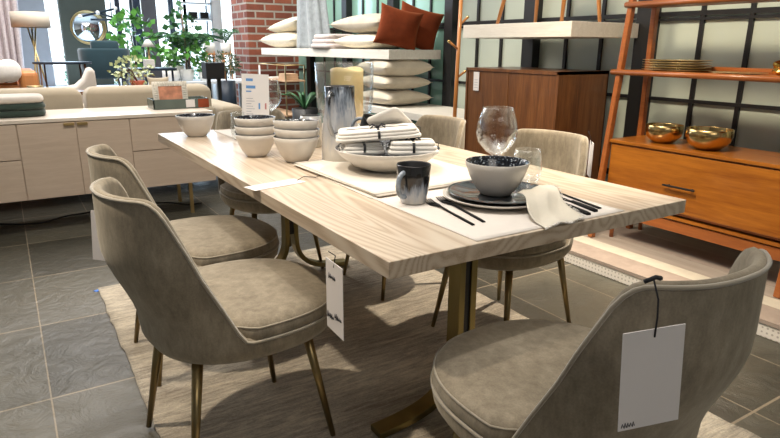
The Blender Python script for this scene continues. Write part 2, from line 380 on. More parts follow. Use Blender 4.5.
# ------------------------------------------------------------------ room
XG = 3.58   # plane of the steel and glass wall
def room():
    struct(MB().box(-6, 9, -4, 13.3, -.1, 0), 'floor', 'slate_floor')
    struct(MB().box(-6, 9, -4, 13.3, 3.4, 3.5), 'ceiling', 'ceiling_white')
    struct(MB().box(-6.1, -6, -4, 13.3, 0, 3.4), 'wall_left', 'white_wall')
    struct(MB().box(-6, 9, -4.1, -4, 0, 3.4), 'wall_front', 'white_wall')
    # glass wall: panes behind a black steel grid
    struct(MB().box(XG+.03, XG+.06, -4, 4.66, 0, 3.4), 'wall_right', 'glass_panel')
    struct(MB().box(XG+.03, XG+.06, 4.66, 8.2, 0, 3.4), 'wall_right', 'glass_panel_teal')
    thick = [2.57, 3.60, 4.63, 5.63, 6.66, 1.53, .49, 7.7]
    mb = MB()
    for y in thick: mb.box(XG-.05, XG+.029, y-.062, y+.062, 0, 3.4)
    struct(mb, 'trim_1', 'black_metal', bevel=.004)
    mb = MB()
    for y in (2.22, 1.93, 3.27, 2.95, 4.29, 3.98, 5.30, 5.0, 6.33, 6.0, 7.35, 7.05, 1.2, .85): mb.box(XG+.012, XG+.029, y-.013, y+.013, 0, 3.4)
    for z, hh in ((.885, .011), (1.405, .014), (1.372, .008), (.35, .02), (2.3, .02)): mb.box(XG+.008, XG+.028, -4, 8.2, z-hh, z+hh)
    struct(mb, 'trim_2', 'black_metal')
    # brick pier
    struct(MB().box(2.885, 9, 8.2, 8.83, 0, 3.4), 'wall_brick', 'red_brick')
    struct(MB().box(9, 9.1, -4, 13.3, 0, 3.4), 'wall_far_right', 'white_wall')
    # back wall with tall windows
    mb = MB()
    mb.box(-6, .1, 13, 13.2, 0, 3.4); mb.box(.1, 5.2, 13, 13.2, 0, .42); mb.box(5.2, 9, 13, 13.2, 0, 3.4); mb.box(.1, 5.2, 13, 13.2, 2.9, 3.4)
    struct(mb, 'wall_back', 'white_wall')
    k = 0
    for x0, x1 in ((.78, 1.06), (1.80, 2.02), (2.06, 2.28), (2.72, 3.0), (3.05, 3.3), (3.3, 3.74), (3.94, 5.1)):
        k += 1
        f = MB()
        for a, b_ in ((x0-.02, x0+.02), (x1-.02, x1+.02)): f.box(a, b_, 12.98, 13.06, .42, 2.9)
        f.box(x0, x1, 12.98, 13.06, .42, .46); f.box(x0, x1, 12.98, 13.06, 2.86, 2.9)
        fo = f.build('window_%d' % k, 'blue_black_metal', kind='structure')
        MB().box(x0, x1, 13.02, 13.028, .44, 2.88).build('pane', 'pane_glass', fo)
    struct(MB().box(.30, .80, 12.6, 12.97, 0, 3.4), 'column_left', 'grey_column')
    struct(MB().box(1.04, 1.80, 12.75, 12.97, 0, 3.4), 'wall_panel', 'olive_wall')
    struct(MB().box(2.29, 2.42, 12.8, 12.97, 0, 3.4), 'trim_3', 'blue_black_metal')
    struct(MB().box(2.46, 2.70, 12.8, 12.97, 0, 3.4), 'column_middle', 'brown_column')
    struct(MB().box(3.74, 3.94, 12.7, 12.97, 0, 3.4), 'column_right', 'cream_column')
    struct(MB().box(-20, 30, 13.6, 40, -.3, -.05), 'ground', 'asphalt')
    # display platform at the back
    struct(MB().box(.3, 2.0, 8.35, 12.5, 0, .48), 'platform_back', 'platform_white', bevel=.005)
    # plank platform along the glass wall
    mb = MB(); mb.box(2.633, 3.52, -1.5, 4.2, 0, .062); struct(mb, 'platform_right', 'dotted_riser', bevel=.003)
    for n_, (a, b_, mt) in enumerate(((2.628, 2.80, 'plank_pink'), (2.80, 2.91, 'plank_cream'), (2.91, 3.06, 'plank'), (3.06, 3.28, 'plank_pink'), (3.28, 3.52, 'plank'))):
        struct(MB().box(a, b_-.002, -1.5, 4.2, .062, .08), 'trim_%d' % (n_+4), mt)
room()

def outdoor():
    rnd = random.Random(4); mb = MB()
    for k in range(900):
        x = rnd.uniform(1.2, 4.6); z = rnd.uniform(.1, 1.75)*(.7+.3*math.sin(x*3)); y = rnd.uniform(15.2, 15.9)
        leafquad(mb, Vector((x, y, z)), rnd, .09)
    tag(mb.build('garden_bush', 'outdoor_leaf'), 'hazy green bushes outside the bright back windows', 'bush')
    D.objects['garden_bush']['kind'] = 'stuff'
def leafquad(mb, p, rnd, s, d=None, wd=.45):
    d = d or Vector((rnd.uniform(-1, 1), rnd.uniform(-1, 1), rnd.uniform(-.6, .8))); d = d.normalized()
    n = d.cross(Vector((rnd.uniform(-1, 1), rnd.uniform(-1, 1), rnd.uniform(-1, 1)))).normalized(); b = n.cross(d)
    l = s*rnd.uniform(.7, 1.2)
    vs = [mb.bm.verts.new(q) for q in (p, p+d*l*.5+n*l*wd+b*l*.08, p+d*l, p+d*l*.5-n*l*wd+b*l*.08)]
    mb._f([vs[0], vs[1], vs[2]]); mb._f([vs[0], vs[2], vs[3]])
outdoor()

# ------------------------------------------------------------------ rug
def rug():
    mb = MB(); nx, ny = 40, 70; x0, x1, y0, y1 = .262, 1.88, -.6, 3.2
    rnd = random.Random(2)
    g = [[mb.bm.verts.new((x0+(x1-x0)*i/nx+(rnd.uniform(-.005, .005) if i in (0, nx) else 0), y0+(y1-y0)*j/ny, .012+rnd.uniform(-.0012, .0012))) for i in range(nx+1)] for j in range(ny+1)]
    for j in range(ny):
        for i in range(nx): mb._f([g[j][i], g[j][i+1], g[j+1][i+1], g[j+1][i]])
    edge = [g[0][i] for i in range(nx+1)]+[g[j][nx] for j in range(1, ny+1)]+[g[ny][i] for i in range(nx-1, -1, -1)]+[g[j][0] for j in range(ny-1, 0, -1)]
    low = [mb.bm.verts.new((v.co.x, v.co.y, .0005)) for v in edge]
    for k in range(len(edge)): mb._f([edge[k], low[k], low[(k+1) % len(edge)], edge[(k+1) % len(edge)]])
    tag(mb.build('area_rug', 'rug_pile'), 'large beige and grey streaked area rug under the dining table', 'rug')
rug()

# ------------------------------------------------------------------ dining table
TX0, TX1, TY0, TY1, TZ = .641, 1.702, 1.02, 3.28, .76
def dining_table():
    cx, cy = (TX0+TX1)/2, (TY0+TY1)/2
    t = thing('dining_table', 'long pale oak dining table with curved dark brass trestle legs', 'table', (cx, cy, 0))
    hx, hy = (TX1-TX0)/2, (TY1-TY0)/2
    MB().box(-hx, hx, -hy, hy, .719, TZ).build('tabletop', 'pale_oak', t, bevel=.0025)
    for yy in (-.735, .70):
        tr = MB().box(-.28, .28, yy-.05, yy+.05, .707, .7185).build('trestle', 'trestle_brass', t)
        for s in (-1, 1):
            path = [(s*.024, yy, .707), (s*.024, yy, .40), (s*.024, yy, .22), (s*.032, yy, .155), (s*.062, yy, .105), (s*.10, yy, .072), (s*.16, yy, .048), (s*.24, yy, .034), (s*.33, yy, .028)]
            # smooth the path
            P = [Vector(p) for p in path]; Q = []
            for a, b_ in zip(P, P[1:]): Q += [a, a.lerp(b_, .5)]
            Q.append(P[-1])
            Q = [Q[0]]+[(Q[i-1]+Q[i]*2+Q[i+1])/4 for i in range(1, len(Q)-1)]+[Q[-1]]
            MB().bar(Q, .024, .060).build('leg', 'trestle_brass', tr, bevel=.003)
        MB().box(-.0118, .0118, yy-.022, yy+.022, .25, .7065).build('spacer', 'black_metal', tr)
dining_table()

# ------------------------------------------------------------------ chairs
def sup(a, e):
    return (abs(math.cos(a))**(2/e)*(1 if math.cos(a) >= 0 else -1), abs(math.sin(a))**(2/e)*(1 if math.sin(a) >= 0 else -1))
ZR, ZT = .432, .822
def sm(t): t = max(0, min(1, t)); return t*t*(3-2*t)
def shell_pt(a, z, inset=0):
    c, s_ = sup(a, 2.35)
    k = sm((z-ZR)/.26)
    A, B = .283-inset, (.268-.018*k)-inset
    x = .030+A*c; y = B*s_
    x += -.080*k*(1-c)/2
    # the back panel is flatter higher up
    return Vector((x, y, z))
def wing_h(a):
    best = ZR
    N = 60
    for i in range(N+1):
        z = ZR+(.95-ZR)*i/N
        if shell_pt(a, z).x <= -.075-(z-ZR)*.44: best = z
        else: break
    return best
def chair_proto():
    t = thing('dining_chair', 'x', 'chair', (0, 0, 0), 0, 'matching velvet dining chairs around the table')
    n = 108; H = []
    for k in range(n):
        h = wing_h(2*PI*k/n)
        kk = .045
        top = ZT + .006*math.cos(2*PI*k/n-PI)
        e = max(kk-abs(top-h), 0)/kk; h = min(top, h)-e*e*kk*.25
        H.append(h)
    for _ in range(1): H = [(H[k-1]+2*H[k]+H[(k+1) % n])/4 for k in range(n)]
    H = [max(h, ZR) for h in H]
    th = .027
    mb = MB(); rings = []
    # inside, from the seat floor up to the rim, then outside down to the belly
    def ring(f): return [f(2*PI*k/n, k) for k in range(n)]
    rings.append(ring(lambda a, k: shell_pt(a, ZR-.03, th+.03)))
    for i in range(0, 11): rings.append(ring(lambda a, k, i=i: shell_pt(a, ZR-.012+(H[k]-ZR)*i/10, th)))
    rings.append(ring(lambda a, k: shell_pt(a, H[k]+.006, th*.80)))
    rings.append(ring(lambda a, k: shell_pt(a, H[k]+.010, th*.5)))
    rings.append(ring(lambda a, k: shell_pt(a, H[k]+.006, th*.2)))
    for i in range(10, -1, -1): rings.append(ring(lambda a, k, i=i: shell_pt(a, ZR-.008+(H[k]-ZR+.004)*i/10, 0)))
    for ins, z in ((.004, .40), (.018, .378), (.05, .362), (.11, .354), (.19, .352)):
        rings.append(ring(lambda a, k, ins=ins, z=z: Vector((*shell_pt(a, ZR, ins).xy, z))))
    mb.rings(rings); mb.build('shell', 'velvet', t)
    rim = [shell_pt(2*PI*k/n, H[k]+.0035, .0005) for k in range(n)]
    MB().tube(rim, .0042, 6, closed=True).build('piping', 'velvet_piping', t)
    # seat cushion: flush with the shell in front of the wings, inside it behind them
    def cp(a, sc, z):
        c, s_ = sup(a, 2.35); ins = .001+.031*sm((-.22-c)/.22)
        return Vector((.030+(.283-ins)*c*sc, (.268-ins)*s_*sc, z))
    mb = MB(); rings = []
    for sc, z in ((.80, .434), (.97, .4345), (.992, .438), (1.0, .447), (1.0, .458), (.99, .470), (.965, .479), (.92, .485), (.82, .489), (.6, .493), (.3, .495)):
        rings.append([cp(2*PI*k/72, sc, z) for k in range(72)])
    mb.rings(rings); mb.build('seat_cushion', 'velvet', t)
    MB().tube([cp(2*PI*k/72, .986, .472) for k in range(72)], .0028, 6, closed=True).build('seam', 'velvet_piping', t)
    for sx in (-1, 1):
        for sy in (-1, 1):
            MB().tube([(sx*.165+.0, sy*.150, .372), (sx*.225, sy*.200, .0)], .0155, 14, r1=.0085).build('leg', 'dark_brass', t)
    return t
CH = chair_proto()
def chairs():
    spots = [((.487, 1.668), .10, 'grey velvet dining chair on the near left side, front one of two side by side'),
             ((.545, 2.283), .02, 'grey velvet dining chair on the left side, behind the front left chair'),
             ((1.16, 3.085), -PI/2, 'grey velvet dining chair at the far end of the table, by the sideboard'),
             ((1.64, 2.51), PI, 'grey velvet dining chair across the table, behind the bundled napkins'),
             ((1.71, 1.79), PI+.15, 'grey velvet dining chair across the table, behind the wine glass and tumbler'),
             ((.975, .795), PI/2, 'grey velvet dining chair in the near right corner with a white tag on its back')]
    for k, (p, rz, lab) in enumerate(spots):
        o = CH if k == 0 else dup(CH, (0, 0, 0))
        z = .0125 if k != 4 else .0125
        o.location = (p[0], p[1], z); o.rotation_euler = (0, 0, rz); o['label'] = lab
chairs()

# ------------------------------------------------------------------ paper tags
def card(label, w_, h, loc, rot, loop, marks, cat='tag', name='price_tag'):
    """card hanging in its local xz plane, hole at the top at the origin"""
    t = thing(name, label, cat, loc); t.rotation_euler = rot
    MB().box(-w_/2, w_/2, -.0008, .0008, -h+.012, .012).build('card', 'tag_card', t)
    MB().tube([Vector(p) for p in loop], .0014, 6).build('string', 'cord_black', t)
    for (x, z, s_) in marks:
        mb = MB(); rnd = random.Random(int(1000*abs(x*7+z*3)))
        for q in range(5):
            xx = x+(q-2)*s_*.28; hh = s_*rnd.uniform(.25, .6)
            mb.tube([(xx-.1*s_, -.0012, z-hh/2), (xx, -.0012, z+hh/2), (xx+.12*s_, -.0012, z-hh/3)], s_*.045, 5)
        mb.build('printed_mark', 'ink', t)
    return t
def tags():
    # on the near right chair: hangs from the back rim against the outside of the backrest
    t = card('large white paper tag hanging on the back of the near right chair', .100, .150, (.716, .447, .815), (math.radians(-3), math.radians(-2), -.30),
         [(0, -.001, 0), (.0, -.004, .03), (.002, -.001, .055), (.003, .012, .080)], [(-.035, -.130, .016)])
    mb = MB(); mb.tube([(-.012, .012, .078), (.003, .008, .084), (.016, .014, .079)], .0035, 6); mb.build('knot', 'cord_black', t)
    # hangs off the long left table edge
    card('long white tag with small printed marks hanging from the table edge', .10, .19, (.628, 1.255, .675), (0, 0, -PI/2-.05),
         [(0, -.001, 0), (0, .004, .03), (0, -.014, .044)], [(-.012, -.03, .03), (.02, -.13, .03), (-.025, -.14, .03)])
    # behind the left chairs
    card('white tag hanging behind the two left chairs above the floor tiles', .10, .17, (.222, 2.09, .665), (math.radians(0), math.radians(5), -.65),
         [(0, -.001, 0), (0, .012, .05), (.02, .045, .085)], [(.01, -.14, .03)])
    # on the outside of the two chairs across the table, seen edge on
    card('white tag hanging on the back of the chair across the table behind the wine glass', .09, .15, (2.105, 1.72, .80), (0, 0, .86), [(0, 0, 0), (-.004, .008, .03), (-.008, .02, .058)], [])
    card('white tag hanging on the back of the chair across the table behind the napkins', .09, .15, (1.988, 2.45, .765), (0, 0, 1.05), [(0, 0, 0), (-.004, .008, .03), (-.008, .02, .058)], [])
    # lies flat on the table
    t = thing('paper_tag', 'printed paper tag lying flat on the table beside the placemat stack', 'tag', (.71, 1.84, .7605), rz=.20)
    MB().box(-.095, .10, -.035, .035, 0, .0012).build('card', 'tag_card', t)
    mb = MB()
    for q in range(5): mb.box(-.05, .05, -.02+q*.009, -.017+q*.009, .0012, .0014)
    mb.build('printed_mark', 'grey_ink', t)
    MB().tube([(.09, 0, .002), (.13, .02, .006), (.16, -.01, .004), (.20, .015, .003)], .0014, 6).build('string', 'cord_black', t)
tags()

# ------------------------------------------------------------------ crockery
def bowl_prof(r, h, foot=None, th=.004):
    foot = foot or r*.5
    out = [(foot*.9, 0, 0), (foot, .002, 0), (foot+(r-foot)*.38, h*.25, 0), (foot+(r-foot)*.70, h*.55, 0), (foot+(r-foot)*.90, h*.82, 0), (r, h, 0), (r-th*.5, h+.001, 1)]
    inn = [(r-th, h-.001, 1), (foot+(r-foot)*.90-th, h*.82, 1), (foot+(r-foot)*.70-th, h*.55, 1), (foot+(r-foot)*.38-th, h*.27, 1), (foot-th, th+.004, 1), (.0005, th+.003, 1)]
    return out+inn
def crockery():
    G = 'white bowls on the table'
    b0 = tag(MB().lathe(bowl_prof(.095, .104, .046), n=48).build('bowl', ['bowl_white', 'bowl_inside']), 'white bowl with black speckled inside, standing alone at the far left table corner', 'bowl', G)
    b0.location = (.792, 3.09, TZ+.0002)
    def put(x, y, z, s, lab, rot=None):
        c = dup(b0, (x, y, z), label=lab, scale=(s, s, s), rot=rot)
    names = ['bottom bowl', 'middle bowl', 'top bowl']
    for k in range(3): put(.85, 2.39, TZ+.0003+k*.034, .88, '%s of the left stack of three white bowls' % names[k])
    for k in range(3): put(.945, 2.195, TZ+.0003+k*.031, .95, '%s of the right stack of three white bowls' % names[k], rot=(0.03*k, 0.02*k, k))
    # place setting by the wine glass
    pl = [(.09, 0, 0), (.10, .001, 0), (.145, .012, 0), (.158, .019, 0), (.158, .021, 1), (.150, .0195, 1), (.11, .007, 1), (.0005, .006, 1)]
    p = tag(MB().lathe(pl, n=64).build('dinner_plate', ['bowl_white', 'bowl_white']), 'white dinner plate under the dark glazed plate', 'plate'); p.location = (1.19, 1.30, TZ+.0032)
    pl2 = [(.085, 0, 0), (.095, .001, 0), (.130, .010, 0), (.146, .017, 0), (.146, .019, 1), (.138, .0175, 1), (.10, .006, 1), (.0005, .005, 1)]
    p = tag(MB().lathe(pl2, n=64).build('salad_plate', ['plate_glaze', 'plate_glaze']), 'dark reactive-glazed plate under the white bowl by the wine glass', 'plate'); p.location = (1.205, 1.305, TZ+.0122); p.scale = (1.05, 1.05, 1)
    b = dup(b0, (1.205, 1.32, TZ+.0185), label='white bowl with black inside on the dark plate beside the wine glass', scale=(1, 1, .94))
    # wide serving bowl
    wb = [(.085, 0, 0), (.09, .002, 0), (.13, .02, 0), (.17, .05, 0), (.190, .075, 0), (.188, .077, 1), (.184, .073, 1), (.165, .052, 1), (.125, .026, 1), (.08, .008, 1), (.0005, .007, 1)]
    o = tag(MB().lathe(wb, n=64).build('serving_bowl', ['bowl_white', 'bowl_inside']), 'wide shallow white serving bowl with dark inside, holding tied napkins', 'bowl'); o.location = (1.14, 1.83, TZ+.0145)
    # mugs
    mg = [(.034, 0, 0), (.037, .003, 0), (.043, .03, 0), (.0475, .07, 0), (.050, .108, 0), (.0485, .110, 1), (.0465, .107, 1), (.043, .06, 1), (.036, .008, 1), (.0005, .006, 1)]
    def handle(par, s=1, mat='mug_glaze', c=(0, 0, 0)):
        pts = []
        for k in range(13):
            a = -PI*.55+PI*1.1*k/12
            pts.append((-.044*s-.030*s*math.cos(a), 0, .058*s+.034*s*math.sin(a)))
        MB().tube(pts, .0072*s, 8).build('handle', mat, par)
    m1 = thing('mug', 'black and grey drip-glazed mug standing at the placemat corner', 'mug', (.966, 1.408, TZ+.0028), rz=.35, group='drip-glazed mugs')
    MB().lathe(mg, n=40).build('cup', ['mug_glaze', 'pot_black'], m1); handle(m1, mat='handle_glaze'); m1.scale = (1, 1, 1.04)
    q = Vector((0, 0, 1)).rotation_difference(Vector((.85, -.53, 0))*.42+Vector((-.53, -.85, 0))*.22+Vector((0, 0, 1)))
    m2 = dup(m1, (1.145, 2.005, TZ+.085), label='dark mug standing tilted behind the napkins in the serving bowl', rot=(q.to_matrix() @ Matrix.Rotation(-.56, 3, 'Z')).to_euler(), scale=(.92, .92, .92))
    # pitcher
    pi_ = [(.070, 0, 0), (.074, .004, 0), (.074, .05, 0), (.070, .12, 0), (.062, .19, 0), (.057, .24, 0), (.058, .292, 0), (.056, .294, 1), (.053, .288, 1), (.052, .24, 1), (.06, .02, 1), (.0005, .01, 1)]
    t = thing('pitcher', 'tall drip-glazed pitcher, black at the top, in front of the candle vase', 'pitcher', (1.09, 2.10, TZ+.0003), rz=-2.5)
    MB().lathe(pi_, n=40).build('body', ['pitcher_glaze', 'pot_black'], t)
    pts = [(.055, 0, .262), (.078, 0, .272), (.096, 0, .25), (.100, 0, .20), (.09, 0, .15), (.064, 0, .115)]
    MB().tube([(Vector(pts[i]).lerp(Vector(pts[i+1]), u)) for i in range(5) for u in (0, .33, .66)]+[Vector(pts[-1])], .009, 8).build('handle', 'pitcher_glaze', t)
    # glazed cup between bowls and pitcher, at the back
    t = tag(MB().lathe([(.045, 0, 0), (.048, .003, 0), (.05, .10, 0), (.047, .14, 0), (.045, .14, 1), (.045, .02, 1), (.0005, .01, 1)], n=32).build('canister', ['pitcher_glaze', 'pot_black']), 'grey-white glazed canister standing behind the bowl stacks', 'canister'); t.location = (1.15, 2.50, TZ+.0003)
crockery()

def glasses():
    # hurricane vase + candle
    pr = [(.075, 0), (.082, .006), (.055, .022), (.03, .035), (.045, .05), (.09, .10), (.118, .17), (.126, .24), (.127, .372), (.1255, .373), (.124, .37), (.123, .24), (.112, .17), (.084, .105), (.05, .075), (.0005, .07)]
    o = tag(MB().lathe(pr, n=56).build('hurricane_vase', 'clear_glass'), 'tall clear glass hurricane vase around a pillar candle', 'vase'); o.location = (1.255, 2.37, TZ+.0003)
    t = thing('pillar_candle', 'cream pillar candle with melted rim inside the glass vase', 'candle', (1.262, 2.36, TZ+.118))
    mb = MB(); rings = []
    for r, z in ((.060, 0), (.069, .005), (.071, .215)): rings.append([(r*math.cos(a), r*math.sin(a), z) for a in (2*PI*k/40 for k in range(40))])
    rings.append([(.071*math.cos(a), .071*math.sin(a), .228+.009*math.sin(2*a+.5)) for a in (2*PI*k/40 for k in range(40))])
    rings.append([(.058*math.cos(a), .058*math.sin(a), .230+.006*math.sin(2*a+.5)) for a in (2*PI*k/40 for k in range(40))])
    rings.append([(.03*math.cos(a), .03*math.sin(a), .215) for a in (2*PI*k/40 for k in range(40))])
    mb.rings(rings); mb.build('wax', 'candle_wax', t)
    MB().tube([(0, 0, .214), (.002, 0, .235)], .0015, 6).build('wick', 'cord_black', t)
    # wine glasses
    wg = [(.038, 0), (.038, .0015), (.012, .005), (.0045, .015), (.004, .085), (.008, .095), (.03, .112), (.052, .145), (.0585, .175), (.0535, .215), (.042, .262), (.0412, .263), (.0400, .262), (.0520, .215), (.0570, .175), (.0505, .147), (.029, .116), (.006, .101), (.0004, .1)]
    a = tag(MB().lathe(wg, n=48).build('wine_glass', 'clear_glass'), 'large empty wine glass behind the bowl on the dark plate', 'glass', 'wine glasses'); a.location = (1.36, 1.50, TZ+.0003); a.scale = (1.18, 1.18, .955)
    dup(a, (1.225, 3.185, TZ+.0003), label='empty wine glass at the far end of the table behind the sign card', scale=(1.1, 1.1, 1.0))
    tg = [(.034, 0), (.038, .003), (.046, .03), (.048, .055), (.044, .09), (.039, .122), (.038, .1225), (.0372, .122), (.042, .09), (.046, .055), (.044, .032), (.034, .012), (.0004, .010)]
    b = tag(MB().lathe(tg, n=48).build('tumbler', 'clear_glass'), 'stemless clear tumbler to the right of the large wine glass', 'glass', 'clear tumblers'); b.location = (1.452, 1.445, TZ+.0003); b.scale = (1.07, 1.07, .93)
    dup(b, (.935, 2.865, TZ+.004), label='small clear water glass on the far placemat beside the sign card', scale=(.8, .8, 1.05))
glasses()

# ------------------------------------------------------------------ table linen and flatware
def cloth_slab(w_, d_, th, mat, name, wav=.001, seed=1, nx=24, ny=18, parent=None):
    mb = MB(); rnd = random.Random(seed); p1, p2 = rnd.uniform(0, 6), rnd.uniform(0, 6)
    def z(u, v): return wav*(math.sin(u*7+p1)+math.sin(v*9+p2)+math.sin((u+v)*11))
    top = [[mb.bm.verts.new((-w_/2+w_*i/nx, -d_/2+d_*j/ny, th+z(i/nx, j/ny))) for i in range(nx+1)] for j in range(ny+1)]
    bot = [[mb.bm.verts.new((-w_/2+w_*i/nx, -d_/2+d_*j/ny, 0.0+max(0, z(i/nx, j/ny)))) for i in range(nx+1)] for j in range(ny+1)]
    for j in range(ny):
        for i in range(nx):
            mb._f([top[j][i], top[j][i+1], top[j+1][i+1], top[j+1][i]]); mb._f([bot[j][i], bot[j+1][i], bot[j+1][i+1], bot[j][i+1]])
    for i in range(nx): mb._f([top[0][i], bot[0][i], bot[0][i+1], top[0][i+1]]); mb._f([top[ny][i+1], bot[ny][i+1], bot[ny][i], top[ny][i]])
    for j in range(ny): mb._f([top[j+1][0], bot[j+1][0], bot[j][0], top[j][0]]); mb._f([top[j][nx], bot[j][nx], bot[j+1][nx], top[j+1][nx]])
    return mb.build(name, mat, parent)
def linen():
    p = tag(cloth_slab(.535, .49, .002, 'placemat_cloth', 'placemat', .0002), 'white placemat under the plate, bowl and forks at the near end', 'placemat', 'white placemats')
    p.location = (1.158, 1.275, TZ+.0003)
    p2 = dup(p, (1.16, 3.03, TZ+.0003), label='white placemat at the far end of the table under the sign card'); p2.scale = (.9, .86, 1)
    # stack of placemats under the serving bowl
    s0 = None
    lab = ['lowest placemat', 'second lowest placemat', 'middle placemat', 'second highest placemat', 'topmost placemat']
    for k in range(5):
        l = '%s of the stack of five under the serving bowl' % lab[k]
        if k == 0: s0 = tag(cloth_slab(.50, .60, .0022, 'placemat_stack_cloth', 'placemat', .0002, 5), l, 'placemat', 'stacked placemats under the serving bowl'); o = s0
        else: o = dup(s0, (0, 0, 0), label=l)
        o.location = (1.150+.006*((k*7) % 3-1), 1.81+.004*((k*5) % 3-1), TZ+.0004+k*.0027); o.rotation_euler = (0, 0, .03*((k*3) % 5-2)/2)
    # tied napkins in the serving bowl
    def bundle(loc, rot, w_, d_, layers, lab, seed, lt=.013):
        t = thing('napkin_bundle', lab, 'napkin', loc, group='napkins tied with black ribbon'); t.rotation_euler = rot
        for k in range(layers):
            mb = MB(); mb.slab(w_-.012*k, d_-.008*k, lt*1.15, cz=lt/2+k*lt*.93, p=7, wob=.008, seed=seed+k, nx=8, n=20)
            mb.build('folded_napkin', 'linen_white', t)
        hh = layers*lt*.95+.001
        for (a, b_) in (((0, 1), d_), ((1, 0), w_)):
            hw = b_/2+.002; ax = Vector((*a, 0)); sd = Vector((a[1], a[0], 0))
            pts = [-ax*hw*.2+Vector((0, 0, hh)), ax*hw*.7+Vector((0, 0, hh)), ax*hw+Vector((0, 0, hh*.75)), ax*hw+Vector((0, 0, hh*.25)), ax*hw*.7+Vector((0, 0, -.001)), -ax*hw*.7+Vector((0, 0, -.001)), -ax*hw+Vector((0, 0, hh*.25)), -ax*hw+Vector((0, 0, hh*.75)), -ax*hw*.7+Vector((0, 0, hh)), ax*hw*.2+Vector((0, 0, hh))]
            mb = MB(); rings = []
            for i, q in enumerate(pts):
                tt = (pts[min(i+1, len(pts)-1)]-pts[max(i-1, 0)]).normalized(); nn = tt.cross(sd).normalized()
                rings.append([q+sd*.0045+nn*.001, q-sd*.0045+nn*.001, q-sd*.0045-nn*.001, q+sd*.0045-nn*.001])
            mb.rings(rings); mb.build('ribbon', 'cord_black', t)
        mb = MB()
        for a in (.6, 2.4, 3.9, 5.5):
            d = Vector((math.cos(a), math.sin(a), 0)); mb.tube([Vector((0, 0, hh+.002)), d*.02+Vector((0, 0, hh+.011)), d*.036+Vector((0, 0, hh+.004))], .0028, 6)
        mb.slab(.014, .014, .010, cz=hh+.004, n=8, nx=5, p=2); mb.build('bow', 'cord_black', t)
        return t
    bundle((1.190, 1.745, TZ+.080), (.0, .0, -.50), .18, .12, 3, 'tied white napkins lying low on the right in the serving bowl', 3, .0155)
    bundle((1.045, 1.855, TZ+.078), (.0, .0, -.30), .155, .12, 3, 'tied white napkins lying on the left in the serving bowl', 8, .014)
    bundle((1.100, 1.83, TZ+.131), (.05, -.07, -.46), .30, .13, 3, 'tied white napkins lying on top of the others with the bow', 17, .0115)
    mb = MB(); mb.slab(.135, .135, .018, p=7, wob=.012, seed=4, nx=8, n=24)
    mtx = Matrix.Rotation(-.50, 3, 'Z') @ Matrix.Rotation(-.75, 3, 'X') @ Matrix.Rotation(.95, 3, 'Z')
    o = tag(mb.build('folded_napkin', 'linen_white'), 'white napkin folded to a point, leaning behind the bow in the serving bowl', 'napkin')
    o.location = (1.185, 1.885, TZ+.172); o.rotation_euler = mtx.to_euler()
    # fringed napkin on the plate
    mb = MB(); nx, ny = 26, 22; g = []
    def nz(u, v):  # u across, v from plate to table edge
        base = .034*(1-sm((v-.30)/.45))+.0045
        return TZ+base+.003*(1+math.sin(u*11+v*4))+.002*(1+math.sin(v*13+u*5))
    A, B, C, E_ = Vector((1.19, 1.215, 0)), Vector((1.36, 1.262, 0)), Vector((1.245, 1.023, 0)), Vector((1.085, 1.008, 0))
    def pos(u, v, off=0):
        p = A.lerp(B, u).lerp(E_.lerp(C, u), v); p.x += .006*math.sin(v*8)+.003*math.sin(u*20+v*9); return Vector((p.x, p.y, nz(u, v)+off))
    for layer in (0,):
        g = [[mb.bm.verts.new(pos(i/nx, j/ny, layer)) for i in range(nx+1)] for j in range(ny+1)]
        for j in range(ny):
            for i in range(nx): mb._f([g[j][i], g[j][i+1], g[j+1][i+1], g[j+1][i]])
    t = thing('fringed_napkin', 'cream linen napkin with frayed edge, hanging from the plate to the table edge', 'napkin')
    mb.build('cloth', 'linen_cream', t, solid=.0018)
    mb = MB(); rnd = random.Random(3)
    for k in range(70):
        u = rnd.random(); p = pos(u, 1); d = Vector((-.006+rnd.uniform(-.004, .004), -.008, -.004*rnd.random()))
        mb.tube([p+Vector((0, .004, .002)), p+d+Vector((0, 0, .0015))], .0006, 4)
    for k in range(70):
        v = rnd.random(); p = pos(1, v); mb.tube([p, p+Vector((.009, rnd.uniform(-.004, .004), .001))], .0006, 4)
    fr = mb.build('fringe', 'linen_white', t); fr['kind'] = 'stuff'
linen()

